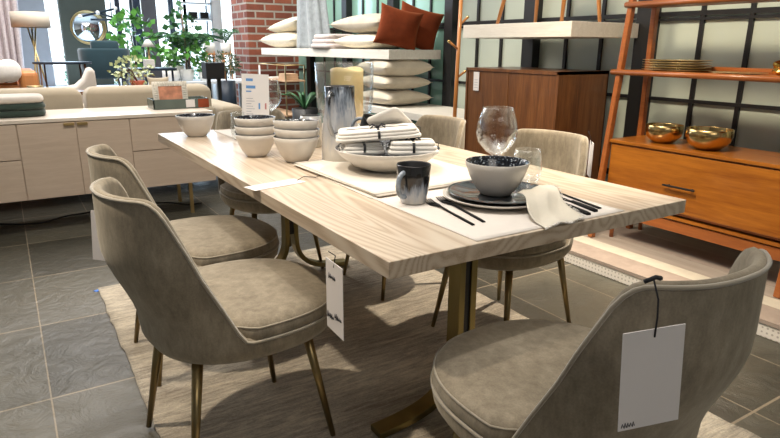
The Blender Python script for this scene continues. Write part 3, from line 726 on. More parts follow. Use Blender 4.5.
def flatware():
    z = TZ+.0045
    def strip(mb, pts, th=.0022):
        """pts: (x along, half width, z)"""
        rings = []
        for x, hw, zz in pts: rings.append([(x, -hw, zz), (x, hw, zz), (x, hw, zz+th), (x, -hw, zz+th)])
        mb.rings(rings)
    def fork(loc, rz, lab, L=.27):
        t = thing('fork', lab, 'fork', loc, rz, 'matte black forks'); s = L/.20
        mb = MB(); strip(mb, [(-.10*s, .0045, 0), (-.06*s, .0042, .001), (0, .003, .002), (.035*s, .0028, .004), (.05*s, .008, .003), (.058*s, .012, .001), (.066*s, .0140, 0)], .003); mb.build('handle', 'flatware_black', t)
        for k in range(4):
            y = (k-1.5)*.0076; mb = MB(); mb.tube([(.064*s, y, .0015), (.08*s, y, .0018), (.10*s, y*.95, .006)], .0026, 6, r1=.0016); mb.build('tine', 'flatware_black', t)
        return t
    a1 = math.atan2(1.412-1.119, 1.011-.962)
    fork(((1.011+.962)/2, (1.412+1.119)/2, z-.0015), a1, 'left black fork on the near placemat, next to the mug')
    a2 = math.atan2(1.416-1.122, 1.029-1.008+.01)
    fork((1.032, 1.272, z-.0015), a1-.03, 'right black fork on the near placemat, nearer the plates')
    def knife(loc, rz, lab, L=.24):
        t = thing('knife', lab, 'knife', loc, rz, 'matte black knives')
        mb = MB(); strip(mb, [(-L/2, .0065, 0), (-L/2+.02, .007, .001), (-.01, .005, .001)], .006); mb.build('handle', 'flatware_black', t)
        mb = MB(); strip(mb, [(-.012, .004, .001), (.01, .0085, .0012), (L/2-.03, .0095, .0012), (L/2-.01, .006, .0012), (L/2, .001, .0012)], .0014); mb.build('blade', 'flatware_black', t); return t
    knife((1.325, 1.165, z-.002), 1.35, 'black knife beside the fringed napkin, nearest the plate')
    knife((1.368, 1.178, z-.002), 1.36, 'black knife on the near placemat, between the other knife and the spoon')
    t = thing('spoon', 'black spoon at the right edge of the near placemat', 'spoon', (1.402, 1.195, z-.002), 1.38)
    mb = MB(); strip(mb, [(-.12, .006, 0), (-.09, .0048, .001), (.05, .003, .003), (.075, .003, .002)], .003); mb.build('handle', 'flatware_black', t)
    mb = MB(); mb.slab(.055, .036, .007, cz=.004, n=14, nx=6, p=2, round_=True); mb.build('bowl_end', 'flatware_black', t, loc=(.098, 0, 0))
    # far setting
    knife((.985, 3.05, z), 1.3, 'black knife lying on the far placemat beside the water glass', .2)
flatware()

def tape():
    o = tag(MB().box(-.02, .012, -.012, .012, 0, .002).build('tape_scrap', 'blue_tape'), 'small scrap of blue tape on the floor at the far left rug corner', 'tape'); o.location = (.262, 3.19, .0005); o.rotation_euler = (0, 0, .4)
tape()

def sign():
    t = thing('menu_card', 'white printed sign card with blue heading standing at the far end of the table', 'sign', (1.035, 2.905, TZ+.003))
    t.rotation_euler = (-.12, .05, -.25)
    MB().box(-.066, .066, -.0012, .0012, 0, .305).build('card', 'paper', t)
    mb = MB(); mb.box(-.045, -.012, -.0018, -.0011, .27, .283); mb.box(-.045, .0, -.0018, -.0011, .235, .249); mb.box(-.045, -.02, -.0018, -.0011, .218, .224); mb.build('heading', 'blue_ink', t)
    mb = MB()
    for q in range(11): mb.box(-.045, -.005-.008*(q % 3), -.0018, -.0011, .06+q*.0125, .0625+q*.0125)
    mb.build('printed_lines', 'grey_ink', t)
    mb = MB()
    mb.box(.014, .022, -.0018, -.0011, .135, .165); mb.box(.042, .05, -.0018, -.0011, .01, .035); mb.build('bottle_picture', 'blue_ink', t)
    mb = MB(); mb.box(.045, .053, -.0018, -.0011, .135, .165); mb.build('bottle_picture', 'red_ink', t)
    mb = MB(); mb.box(.012, .018, -.0018, -.0011, .01, .045); mb.build('bottle_picture', 'ink', t)
sign()

# ------------------------------------------------------------------ ladder shelf with dresser
def ladder_unit():
    t = thing('ladder_shelf', 'leaning wooden ladder shelf against the black gridded glass wall', 'shelf', (3.1, 1.8, .08))
    zt = 1.75
    for y in (2.335, 1.245):
        f = lambda z: 2.935+(z-.08)*.108-3.1
        MB().bar([(f(.08), y-1.8, 0), (f(zt), y-1.8, zt-.08)], .038, .032).build('front_post', 'ladder_wood', t, bevel=.006)
        MB().bar([(3.30-3.1, y-1.8, 0), (3.30-3.1, y-1.8, zt-.08)], .036, .032).build('rear_post', 'ladder_wood', t, bevel=.004)
    x = 3.02
    mb = MB().box(x-3.1, 3.29-3.1, 1.22-1.8, 2.36-1.8, 1.056-.08, 1.076-.08); mb.tube([(x-3.1, 1.225-1.8, 1.066-.08), (x-3.1, 2.375-1.8, 1.066-.08)], .0155, 12)
    mb.box(3.27-3.1, 3.29-3.1, 1.24-1.8, 2.33-1.8, 1.076-.08, 1.105-.08)
    mb.build('middle_shelf', 'ladder_wood', t)
    mb = MB().box(3.06-3.1, 3.3-3.1, 1.22-1.8, 2.36-1.8, 1.425-.08, 1.445-.08); mb.tube([(3.06-3.1, 1.225-1.8, 1.435-.08), (3.06-3.1, 2.36-1.8, 1.435-.08)], .0155, 12); mb.build('top_shelf', 'ladder_wood', t)
    d = thing('dresser', 'low honey-brown wooden dresser with a wide drawer and slim dark handle', 'dresser', (3.16, 1.79, .08))
    X0, X1, Y0, Y1 = 3.0-3.16, 3.36-3.16, 1.262-1.79, 2.318-1.79
    O = .08
    MB().box(X0+.012, X1, Y0, Y1, .325-O, .665-O).build('body', 'ladder_wood', d)
    MB().box(X0-.012, X1, Y0, Y1+.0, .665-O, .684-O).build('top', 'acorn_wood', d, bevel=.003)
    dr = MB().box(X0-.004, X0+.012, Y0+.015, Y1-.012, .340-O, .655-O).build('drawer_front', 'acorn_wood', d, bevel=.003)
    mb = MB(); mb.box(X0-.035, X0-.024, 1.745-1.79, 1.93-1.79, .480-O, .490-O); mb.box(X0-.026, X0-.003, 1.765-1.79, 1.775-1.79, .481-O, .489-O); mb.box(X0-.026, X0-.003, 1.90-1.79, 1.91-1.79, .481-O, .489-O)
    mb.build('handle', 'black_metal', dr, bevel=.002)
    MB().box(X0+.01, X1, Y0, Y1, .295-O, .312-O).build('lower_shelf', 'acorn_wood', d)
    MB().box(X0+.02, X0+.04, Y0, Y1, .225-O, .285-O).build('lower_rail', 'ladder_wood', d)
    for yy in (Y0+.03, Y1-.04):
        for xx in (X0+.05, X1-.03): MB().tube([(xx, yy, .29-O), (xx, yy, 0)], .017, 12, r1=.012).build('leg', 'ladder_wood', d)
    # gold bowls
    bp = [(.045, 0), (.06, .003), (.095, .03), (.105, .055), (.104, .082), (.102, .083), (.101, .08), (.100, .055), (.09, .032), (.055, .008), (.0005, .006)]
    g = tag(MB().lathe(bp, n=48).build('gold_bowl', 'gold_bowl'), 'hammered gold bowl on the dresser, the left one nearer the ladder post', 'bowl', 'gold bowls on the dresser'); g.location = (3.135, 2.07, .6845); g.scale = (.97, .97, 1.22)
    dup(g, (3.125, 1.80, .6845), label='hammered gold bowl on the dresser, the right one closer to the camera', scale=(1.1, 1.1, 1.32))
    # platters on the middle shelf
    pp = [(.09, 0), (.10, .0015), (.145, .006), (.146, .0075), (.10, .004), (.0005, .0035)]
    names = ['bottom', 'second', 'third', 'fourth', 'top']
    first = None
    for k in range(5):
        l = '%s brass platter of the stack on the middle ladder shelf' % names[k]
        if k == 0: first = tag(MB().lathe(pp, n=48).build('brass_platter', 'satin_brass'), l, 'platter', 'stacked brass platters'); o = first
        else: o = dup(first, (0, 0, 0), label=l)
        o.location = (3.15+.004*(k % 2), 2.06+.003*((k*3) % 2), 1.0785+k*.0125); o.scale = (.95, 1.30, 1.5)
    o = dup(first, (3.14, 1.71, 1.0785), label='single flat brass platter lying to the right of the platter stack', group='brass platter lying alone'); o.scale = (.8, .95, 1)
    # gold crumpled ornament
    mb = MB(); bmesh.ops.create_icosphere(mb.bm, subdivisions=3, radius=.04)
    rnd = random.Random(5); ph = [rnd.uniform(0, 6) for _ in range(6)]
    for v in mb.bm.verts:
        p = v.co*25
        k = 1+.35*math.sin(p.x*5+ph[0])*math.sin(p.y*5+ph[1])+.25*math.sin(p.z*8+ph[2])*math.sin(p.x*7+ph[3])
        v.co = Vector((v.co.x*k, v.co.y*k*1.2, v.co.z*k*.85))
    o = tag(mb.build('gold_ornament', 'gold_leaf', shade='flat'), 'crumpled shiny gold ornament on the middle ladder shelf', 'ornament'); o.location = (3.10, 1.465, 1.1165)
ladder_unit()

def floating_shelves():
    s = tag(MB().box(2.9, XG-.055, 2.60, 3.62, 1.262, 1.352).build('wall_shelf', 'whitewashed', bevel=.003), 'thick whitewashed shelf above the walnut cabinet, holding a wooden chair', 'shelf', 'thick whitewashed wall shelves')
    s = tag(MB().box(2.95, XG-.055, 4.72, 7.9, 1.088, 1.172).build('wall_shelf', 'whitewashed', bevel=.003), 'long thick whitewashed shelf carrying cushions and a rust pair', 'shelf', 'thick whitewashed wall shelves')
    s = tag(MB().box(2.9, XG-.055, 3.72, 5.6, .60, .66).build('wall_shelf', 'whitewashed', bevel=.003), 'low whitewashed shelf under the stack of beige cushions', 'shelf', 'thick whitewashed wall shelves')
    # chair standing on the shelf, only its legs in the picture
    t = thing('wooden_chair', 'orange-brown wooden chair on the whitewashed shelf, only its tapered legs in view', 'chair', (3.12, 2.98, 1.352))
    for (fx, fy), (tx, ty) in (((-.18, .32), (-.10, .25)), ((.18, .32), (.12, .25)), ((-.19, -.27), (-.12, -.23)), ((.12, -.30), (.10, -.24))):
        MB().tube([(fx, fy, 0), (tx, ty, .44)], .011, 12, r1=.019).build('leg', 'stool_wood', t)
    MB().box(-.19, .2, -.28, .30, .44, .47).build('seat', 'stool_wood', t, bevel=.01)
    MB().box(.18, .20, -.28, .30, .62, .80).build('backrest', 'stool_wood', t, bevel=.01)
    for yy in (-.25, .27): MB().box(.18, .2, yy-.015, yy+.015, .46, .64).build('back_post', 'stool_wood', t)
floating_shelves()

def walnut_cabinet():
    t = thing('bar_cabinet', 'tall dark walnut cabinet with two sliding doors and a white tag', 'cabinet', (3.09, 3.1, .08))
    O = .08
    X0, X1, Y0, Y1, Z1 = 2.87-3.09, 3.33-3.09, 2.64-3.1, 3.53-3.1, 1.058-O
    mb = MB(); mb.box(X0, X1, Y0, Y0+.018, .12, Z1); mb.box(X0, X1, Y1-.018, Y1, .12, Z1); mb.box(X0, X1, Y0, Y1, Z1-.02, Z1); mb.box(X0, X1, Y0, Y1, .12, .14); mb.box(X1-.01, X1, Y0, Y1, .12, Z1)
    mb.build('body', 'walnut', t)
    ym = (Y0+Y1)/2
    for a, b_ in ((Y0+.022, ym-.003), (ym+.003, Y1-.022)): MB().box(X0+.006, X0+.026, a, b_, .143, Z1-.023).build('door', 'walnut', t, bevel=.001)
    for xx in (X0+.05, X1-.05):
        for yy in (Y0+.05, Y1-.05): MB().tube([(xx, yy, .12), (xx, yy, 0)], .02, 12, r1=.014).build('leg', 'walnut', t)
    c = thing('price_tag', 'narrow white tag hanging on the walnut cabinet door', 'tag', (2.872-.003, 3.41, 1.03))
    MB().box(-.001, .001, -.03, .03, -.13, .0).build('card', 'tag_card', c)
    mb = MB()
    for q in range(4): mb.box(-.0016, -.0009, -.018, .018, -.11+q*.018, -.107+q*.018)
    mb.build('printed_mark', 'grey_ink', c)
walnut_cabinet()

def coat_rack():
    t = thing('coat_rack', 'honey-coloured wooden coat rack with brass-tipped pegs left of the walnut cabinet', 'coat rack', (2.935, 3.75, 0))
    MB().tube([(0, 0, .03), (.045, 0, 1.75)], .0165, 14, r1=.014).build('pole', 'stool_wood', t)
    MB().lathe([(.14, 0), (.14, .02), (.03, .03), (.02, .04), (.0005, .04)], n=32).build('base', 'stool_wood', t)
    for z, dx, dy, dz in ((1.18, -.10, .0, .065), (.972, .085, -.0, .05), (1.36, .08, .0, .06)):
        x = z/1.75*.045
        p = MB().tube([(x, 0, z), (x+dx*.86, dy, z+dz*.86)], .009, 10).build('peg', 'stool_wood', t)
        MB().tube([(x+dx*.86, dy, z+dz*.86), (x+dx, dy, z+dz)], .0105, 10).build('brass_tip', 'brass', p)
coat_rack()

# ------------------------------------------------------------------ soft furnishings
def pillow_mesh(w_, d_, h, seed=1, n=22):
    """square cushion with pulled-out corners; lies flat"""
    mb = MB(); rnd = random.Random(seed); ph = [rnd.uniform(0, 6) for _ in range(5)]
    def pt(i, j, s_):
        u, v = -1+2*i/n, -1+2*j/n
        eu, ev = 1-u*u, 1-v*v
        th = (max(0, eu)*max(0, ev))**.42
        sx = 1-.10*ev*abs(u)**2*.9; sy = 1-.10*eu*abs(v)**2*.9
        sx = 1-.11*(ev)*(abs(u)); sy = 1-.11*(eu)*(abs(v))
        wr = .035*math.sin(u*7+ph[0]+v*3)*math.sin(v*6+ph[1])*th
        return Vector((u*w_/2*sx, v*d_/2*sy, s_*h/2*(th+wr) + (.002*s_)))
    top = [[mb.bm.verts.new(pt(i, j, 1)) for i in range(n+1)] for j in range(n+1)]
    bot = [[mb.bm.verts.new(pt(i, j, -1)) for i in range(n+1)] for j in range(n+1)]
    for j in range(n):
        for i in range(n):
            mb._f([top[j][i], top[j][i+1], top[j+1][i+1], top[j+1][i]]); mb._f([bot[j][i], bot[j+1][i], bot[j+1][i+1], bot[j][i+1]])
    for i in range(n): mb._f([top[0][i], bot[0][i], bot[0][i+1], top[0][i+1]]); mb._f([top[n][i+1], bot[n][i+1], bot[n][i], top[n][i]])
    for j in range(n): mb._f([top[j+1][0], bot[j+1][0], bot[j][0], top[j][0]]); mb._f([top[j][n], bot[j][n], bot[j+1][n], top[j+1][n]])
    return mb
def cushions():
    names = ['bottom', 'third from the top', 'second from the top', 'topmost']
    first = None
    for k in range(3):
        l = '%s of the three beige cushions stacked under the long shelf' % ('lowest', 'middle', 'topmost')[k]
        if k == 0: first = o = tag(pillow_mesh(.52, .62, .22, 3).build('cushion', 'cream_cushion'), l, 'cushion', 'beige cushions stacked on the low shelf')
        else: o = dup(first, (0, 0, 0), label=l)
        o.location = (3.16+.01*k, 4.99+.02*(k % 2), .738+.139*k); o.rotation_euler = (0, 0, .05-.06*k); o.scale = (1, 1, .70 if k < 2 else .9)
    S = 1.172
    def STAND(yaw, back, roll): return (Matrix.Rotation(yaw, 3, 'Z') @ Matrix.Rotation(PI/2-back, 3, 'X') @ Matrix.Rotation(-roll, 3, 'Z')).to_euler()
    def cush(name, lab, mat, w_, d_, h, loc, rot, seed=1, grp=None, scale=None):
        o = tag(pillow_mesh(w_, d_, h, seed).build(name, mat), lab, 'cushion', grp); o.location = loc; o.rotation_euler = rot
        return o
    cush('cushion', 'fluffy ivory cushion lying lowest at the brick end of the long shelf', 'ivory_fur', .5, .95, .22, (3.2, 7.45, S+.098), (0, 0, .05), 5)
    cush('cushion', 'ivory cushion lying tilted on top of the fluffy one near the bricks', 'ivory_fur', .45, .75, .17, (3.2, 7.30, S+.275), (-.12, 0, .1), 7)
    cush('cushion', 'cream cushion lying under the domed beige one on the long shelf', 'ivory_fur', .5, .85, .16, (3.2, 5.42, S+.075), (0, 0, 0), 9)
    cush('cushion', 'domed beige cushion lying on the cream one beside the rust cushions', 'beige_cushion', .5, .92, .19, (3.2, 5.42, S+.240), (.0, 0, .05), 11)
    cush('cushion', 'rust velvet cushion leaning, left and nearer one of the pair', 'rust_velvet', .40, .37, .13, (3.12, 4.83, S+.190), STAND(-.42, .22, .24), 13, 'rust velvet cushions')
    cush('cushion', 'rust velvet cushion leaning, right one of the pair behind the shelf end', 'rust_velvet', .42, .40, .12, (3.36, 4.87, S+.195), STAND(-.45, .24, .30), 15, 'rust velvet cushions')
    # folded lilac blanket
    t = thing('folded_blanket', 'folded lilac-grey blanket between the hanging throw and the cream cushion', 'blanket', (3.12, 6.10, S+.001))
    for k in range(3):
        mb = MB(); mb.slab(.42-.02*k, .50-.04*k, .055, cz=.027+k*.048, p=5, wob=.012, seed=k+3, nx=8, n=18); mb.build('fold', 'lilac_cloth', t)
    # grey throw hanging in folds
    mb = MB(); N = 64; rings = []
    for i in range(15):
        u = i/14; z = .60*u; sc = 1-.22*u
        rings.append([Vector(((.13+.020*math.sin(9*a+u)+.012*math.sin(5*a+2*u))*math.cos(a)*sc, (.33+.030*math.sin(9*a+u)+.03*math.sin(4*a))*math.sin(a)*sc+.03*u, z)) for a in (2*PI*k/N for k in range(N))])
    mb.rings(rings); o = tag(mb.build('grey_throw', 'grey_throw_cloth'), 'light grey throw hanging in long folds down to the long shelf', 'throw'); o.location = (3.11, 6.62, S+.001)
cushions()

# ------------------------------------------------------------------ brass shelving unit by the bricks
def brass_unit():
    t = thing('etagere', 'slim brass shelving unit with pale wood shelves before the brick wall', 'shelf', (2.93, 7.2, 0))
    for y in (-.42, .42):
        for x in (-.12, .12): MB().box(x-.006, x+.006, y-.006, y+.006, 0, .985).build('post', 'satin_brass', t)
    mb = MB()
    for y in (-.42, .42): mb.tube([(-.12, y, .98), (.12, y, .98)], .005, 6)
    for x in (-.12, .12): mb.tube([(x, -.42, .98), (x, .42, .98)], .005, 6)
    mb.build('top_frame', 'satin_brass', t)
    for z in (.80, .40, .12): MB().box(-.13, .13, -.43, .43, z-.008, z+.008).build('shelf_board', 'book_tan', t)
    mb = MB()
    for k, (l, m_) in enumerate((('lower tan book lying on the brass unit', 'book_tan'), ('middle tan book lying on the brass unit', 'book_tan'), ('top tan book lying on the brass unit', 'book_tan'))):
        o = tag(MB().box(-.08, .08, -.12+.01*k, .12-.01*k, 0, .024).build('book', m_, bevel=.002), l, 'book', 'tan books on the brass unit'); o.location = (2.91, 6.93, .8085+k*.0245)
    o = tag(MB().box(-.06, .06, -.07, .07, 0, .02).build('book', 'book_white', bevel=.002), 'small white book lying alone on the brass unit', 'book'); o.location = (2.90, 7.32, .8085)
    c = thing('price_tag', 'small white tag hanging on the brass shelving unit', 'tag', (2.797, 7.59, .96)); MB().box(-.001, .001, -.03, .03, -.15, 0).build('card', 'tag_card', c)
    # plant with strap leaves in a dark pot
    p = thing('potted_palm', 'strap-leaved plant in a dark pot left of the candle vase', 'plant', (2.74, 6.10, 0))
    MB().lathe([(.09, 0), (.13, .3), (.14, .55), (.12, .55), (.0005, .52)], n=28).build('pot', 'pot_black', p)
    mb = MB(); rnd = random.Random(8)
    for k in range(22):
        a = rnd.uniform(0, 2*PI); L = rnd.uniform(.18, .32); pts = []
        for i in range(7):
            u = i/6; pts.append(Vector((math.cos(a)*L*u, math.sin(a)*L*u, .53+.34*u*(1-.55*u)*rnd.uniform(.95, 1.0)*1.2)))
        sd = Vector((-math.sin(a), math.cos(a), 0)); R = []
        for i, q in enumerate(pts):
            ww = .016*math.sin(PI*min(1, .12+i/6*.88))+.002; R.append([q-sd*ww, q+Vector((0, 0, -.004)), q+sd*ww, q+Vector((0, 0, .002))])
        mb.rings(R)
    mb.build('foliage', 'leaf_dark', p)
brass_unit()

# ------------------------------------------------------------------ sideboard
def sideboard():
    y0 = 4.40
    t = thing('sideboard', 'long whitewashed oak sideboard with panelled doors on slim brass legs', 'sideboard', (0, y0, 0))
    XA, XB = -1.9, 1.245
    MB().box(XA, XB, .012, .50, .235, .725).build('body', 'sideboard_oak', t)
    MB().box(XA-.005, XB+.008, -.006, .62, .725, .747).build('top', 'sideboard_top', t, bevel=.002)
    def front(a, b_, z0, z1, name): return MB().box(a+.003, b_-.003, -.002, .012, z0+.003, z1-.003).build(name, 'sideboard_oak', t, bevel=.0015)
    front(-.45, .03, .235, .498, 'drawer'); front(-.45, .03, .498, .722, 'drawer')
    d1 = front(.03, .36, .235, .722, 'door'); d2 = front(.36, .685, .235, .722, 'door')
    front(-.93, -.45, .235, .722, 'door'); front(-1.9, -.93, .235, .722, 'door')
    f1 = front(.685, XB, .498, .722, 'drawer'); f2 = front(.685, XB, .235, .498, 'drawer')
    for d, a, b_ in ((d1, .29, .352), (d2, .368, .43)):
        MB().box(a-.0, b_, -.016, -.002, .700, .716).build('handle', 'satin_brass', d, bevel=.001)
    for x in (1.065, .15-.6, -1.7):
        for yy in (.06, .44): MB().box(x-.012, x+.012, yy-.012, yy+.012, 0, .235).build('leg', 'satin_brass', t)
    # cables on the floor below
    mb = MB(); rnd = random.Random(6)
    for k in range(4):
        pts = [(-.6+.14*i, 4.75+.12*math.sin(i*.9+k*2)+.06*k, .012+.03*max(0, math.sin(i*1.3+k))) for i in range(14)]
        P = [Vector(p) for p in pts]; Q = []
        for i in range(len(P)-1):
            for u in (0, .25, .5, .75): Q.append(P[i].lerp(P[i+1], u))
        Q = [Q[0]]+[(Q[i-1]+Q[i]+Q[i+1])/3 for i in range(1, len(Q)-1)]+[Q[-1]]
        o = tag(MB().tube(Q, .006, 8).build('power_cable', 'cable_black'), 'black cable snaking over the floor under the sideboard', 'cable', 'black cables under the sideboard')
        break
    return t
sideboard()

def on_sideboard():
    T = .7475
    first = None
    for k, (m_, l) in enumerate((('green_velvet', 'lower folded dark green velvet throw at the left end of the sideboard'), ('green_velvet', 'upper folded dark green velvet throw at the left end of the sideboard'), ('cream_boucle', 'cream folded throw on top of the two dark green ones'))):
        o = tag(MB().slab(.62, .36, .044, cz=.022, p=6, wob=.008, seed=k+2, nx=8, n=20).build('folded_throw', m_), l, 'throw', 'folded throws on the sideboard')
        o.location = (-.09-.004*k, 4.72, T+k*.0435)
    # tray box with picture frame
    t = thing('display_box', 'dark green glass tray box with an amber corner on the sideboard', 'box', (1.10, 4.76, T))
    mb = MB(); mb.box(-.20, .20, -.11, .11, 0, .008); mb.box(-.20, .20, -.11, -.102, .008, .07); mb.box(-.20, .20, .102, .11, .008, .07); mb.box(-.20, -.192, -.11, .11, .008, .07); mb.box(.192, .20, -.11, .11, .008, .07)
    mb.build('tray', 'box_green', t)
    MB().box(.12, .20, -.113, -.105, .004, .066).build('amber_panel', 'amber', t)
    MB().box(.03, .095, -.114, -.111, .008, .064).build('price_label', 'tag_card', t)
    f = thing('picture_frame', 'cream ribbed picture frame with a coral picture, standing in the tray box', 'picture frame', (1.055, 4.765, T+.0085)); f.rotation_euler = (-.12, 0, 0)
    mb = MB()
    mb.box(-.125, .125, 0, .02, 0, .035); mb.box(-.125, .125, 0, .02, .150, .185); mb.box(-.125, -.085, 0, .02, .035, .150); mb.box(.085, .125, 0, .02, .035, .15)
    for k in range(14): mb.tube([(-.116+k*.0178, -.001, .152), (-.116+k*.0178, -.001, .183)], .004, 5)
    for k in range(7):
        for s in (-1, 1): mb.tube([(s*.118, -.001, .04+k*.016), (s*.090, -.001, .04+k*.016)], .004, 5)
    mb.build('frame', 'frame_cream', f)
    MB().box(-.085, .085, .006, .012, .035, .150).build('picture', 'photo_coral', f)
on_sideboard()

# ------------------------------------------------------------------ background furniture
def background():
    # beige sofa seen from behind
    t = thing('sofa', 'long beige sofa seen from behind, standing past the sideboard', 'sofa', (.2, 5.62, 0))
    MB().box(-2.2, 1.32, -.42, .5, .12, .70).build('frame', 'sofa_beige', t, bevel=.04)
    for a, b_ in ((-2.15, -.95), (-.93, .305), (.325, 1.30)):
        mb = MB(); mb.slab(b_-a, .24, .42, p=14, wob=.003, seed=int(a*7)+20, nx=14, n=60, r=.075); mb.build('back_cushion', 'sofa_beige', t, loc=((a+b_)/2, -.26, .672))
    MB().box(-2.2, 1.32, .5, .52, .12, .45).build('seat_front', 'sofa_beige', t)
    mb = MB(); mb.slab(.22, .9, .20, p=8, nx=10, n=24, r=.05); mb.build('armrest', 'sofa_beige', t, loc=(1.45, .02, .60))
    MB().box(1.33, 1.56, -.42, .50, .12, .60).build('side', 'sofa_beige', t, bevel=.03)
    for xx in (-2.1, 1.45):
        for yy in (-.36, .42): MB().tube([(xx, yy, .125), (xx, yy, 0)], .02, 8).build('foot', 'black_metal', t)
    o = tag(pillow_mesh(.42, .42, .15, 5).build('cushion', 'sofa_beige'), 'beige cushion standing at the right end of the beige sofa', 'cushion'); o.location = (1.16, 5.66, .84); o.rotation_euler = (math.radians(78), 0, .1); o.scale = (.45, .45, .45)
    # console behind the sofa with brass bowl and pale shrub
    t = thing('sofa_table', 'narrow table behind the beige sofa carrying the pale shrub', 'table', (.6, 6.32, 0))
    MB().box(-.75, .75, -.14, .14, .76, .79).build('top', 'walnut', t)
    for xx in (-.7, .7):
        for yy in (-.1, .1): MB().box(xx-.02, xx+.02, yy-.02, yy+.02, 0, .76).build('leg', 'walnut', t)
    o = tag(MB().lathe([(.02, 0), (.05, .03), (.065, .055), (.06, .055), (.0005, .01)], n=24).build('brass_bowl', 'satin_brass'), 'small brass bowl behind the sofa, left of the cream lounge chair', 'bowl'); o.location = (.235, 6.30, .7905)
    p = thing('pale_shrub', 'pale green leafy shrub in a small red pot behind the sofa', 'plant', (1.10, 6.32, .79))
    MB().lathe([(.05, 0), (.07, .08), (.06, .08), (.0005, .07)], n=20).build('pot', 'pot_red', p)
    foliage(p, 'leaf_pale', 150, (-.04, 0, .17), (.19, .12, .12), .04, 9, stems=5, z0=.07)
    # cream lounge chair
    t = thing('lounge_chair', 'cream lounge chair with a swooping low side behind the sofa', 'chair', (.5, 6.95, 0))
    mb = MB(); rings = []
    prof = [(-.30, .72), (-.15, .80), (.0, .82), (.10, .84), (.17, .90), (.215, .99), (.25, 1.01), (.275, .98), (.28, .80), (.275, .3)]
    prof = [(x, z-.03) for x, z in prof]
    for yy, k in ((-.30, .0), (-.28, .02), (-.2, .03), (-.1, .03), (0, .0)):
        rings.append([Vector((x, yy, z+k-.02)) for x, z in prof]+[Vector((-.30, yy, .3))])
    mb.rings(rings); mb.build('shell', 'cream_boucle', t, bevel=.03)
    MB().box(-.28, .25, -.27, .35, .2, .5).build('seat', 'cream_boucle', t, bevel=.04)
    for xx in (-.22, .2):
        for yy in (-.2, .28): MB().tube([(xx, yy, .21), (xx, yy, 0)], .015, 8).build('leg', 'walnut', t)
    # tan leather sofa with white throw pillow
    t = thing('leather_sofa', 'tan leather sofa at the far left edge under a fluffy white pillow', 'sofa', (-.45, 8.0, 0))
    MB().box(-1.2, .70, -.40, .5, .15, .78).build('seat', 'tan_leather', t, bevel=.04)
    MB().box(.60, .78, -.45, .5, .12, .93).build('armrest', 'tan_leather', t, bevel=.05)
    mb = MB(); mb.slab(1.7, .28, .36, p=8, nx=10, n=30, r=.08); mb.build('back_cushion', 'tan_leather', t, loc=(-.30, .25, .85))
    mb = MB().tube([(.30, -.25, .83), (.58, -.25, .83)], .075, 16); mb.build('bolster', 'tan_leather', t)
    for xx in (-1.1, .68): MB().tube([(xx, -.3, .15), (xx, -.3, 0)], .02, 8).build('leg', 'walnut', t)
    mb = MB(); mb.slab(.34, .20, .22, p=2.4, round_=True, wob=.03, seed=6, n=20); o = tag(mb.build('fluffy_pillow', 'white_fluff'), 'fluffy white pillow on the tan leather sofa', 'cushion'); o.location = (.02, 7.58, .93)
    # floor lamp
    t = thing('floor_lamp', 'floor lamp with a wide linen drum shade and crossed brass legs', 'lamp', (.37, 8.4, 0))
    MB().lathe([(.20, 1.385), (.20, 1.555), (.196, 1.555), (.196, 1.385), (.20, 1.385)], n=40).build('lamp_shade', 'lampshade', t)
    for a, b_ in (((-.16, 0, 0), (.05, .0, 1.45)), ((.20, .0, 0), (-.05, 0, 1.45)), ((0, .2, 0), (0, -.03, 1.45))): MB().tube([a, b_], .009, 8).build('leg', 'satin_brass', t)
    MB().tube([(-.197, 0, 1.45), (.197, 0, 1.45)], .006, 6).build('shade_bar', 'satin_brass', t)
    # curtain at the far left
    mb = MB(); R = []
    for i in range(10):
        z = .35+i*.25; R.append([Vector((-.35+.7*k/50-(.10*(1-i/9) if k > 30 else 0)*(k-30)/20, 9.9+.05*math.sin(k*.9)+.01*math.sin(k*3+i), z)) for k in range(51)])
    mb.rings(R, False, False, closed=False); o = tag(mb.build('lace_curtain', 'curtain_cloth', solid=.01), 'pale patterned lace curtain at the far left edge', 'curtain')
    # slim console table
    t = thing('console_table', 'slim dark console table with thin wooden legs before the grey column', 'table', (.61, 8.0, 0))
    MB().lathe([(.0005, .985), (.28, .985), (.29, .995), (.29, 1.01), (.0005, 1.01)], n=40).build('top', 'blue_black_metal', t, ).scale = (1.05, .7, 1)
    for xx, yy in ((-.26, -.08), (.24, -.08), (-.2, .10), (.2, .10)): MB().tube([(xx*.9, yy, .985), (xx, yy, 0)], .010, 8).build('leg', 'walnut', t)
    # teal armchair on the white display platform
    t = thing('armchair', 'dark teal armchair seen from behind on the white platform', 'chair', (1.165, 8.85, .48))
    mb = MB(); N = 40; rings = []
    for z, w_, d_ in ((.30, .22, .22), (.33, .26, .25), (.48, .295, .27), (.65, .30, .27), (.675, .285, .26)):
        rings.append([Vector((w_*sup(a, 3.4)[0], -abs(1)*0+d_*sup(a, 3.4)[1], z)) for a in (2*PI*k/N for k in range(N))])
    mb.rings(rings); mb.build('shell', 'teal_fabric', t, bevel=.0)
    mb = MB(); mb.slab(.33, .14, .20, p=5, n=18, nx=10, r=.04); mb.build('back_cushion', 'teal_fabric', t, loc=(0, -.14, .67))
    for xx in (-.19, .19):
        for yy in (-.18, .18): MB().tube([(xx*.85, yy, .31), (xx, yy, 0)], .014, 8).build('leg', 'walnut', t)
    # mirror
    t = thing('round_mirror', 'round mirror with thin brass rim on the olive wall panel', 'mirror', (1.47, 12.74, 1.50)); t.rotation_euler = (PI/2, 0, 0)
    MB().lathe([(.0005, 0), (.29, 0), (.29, .006), (.0005, .006)], n=56).build('glass', 'mirror', t)
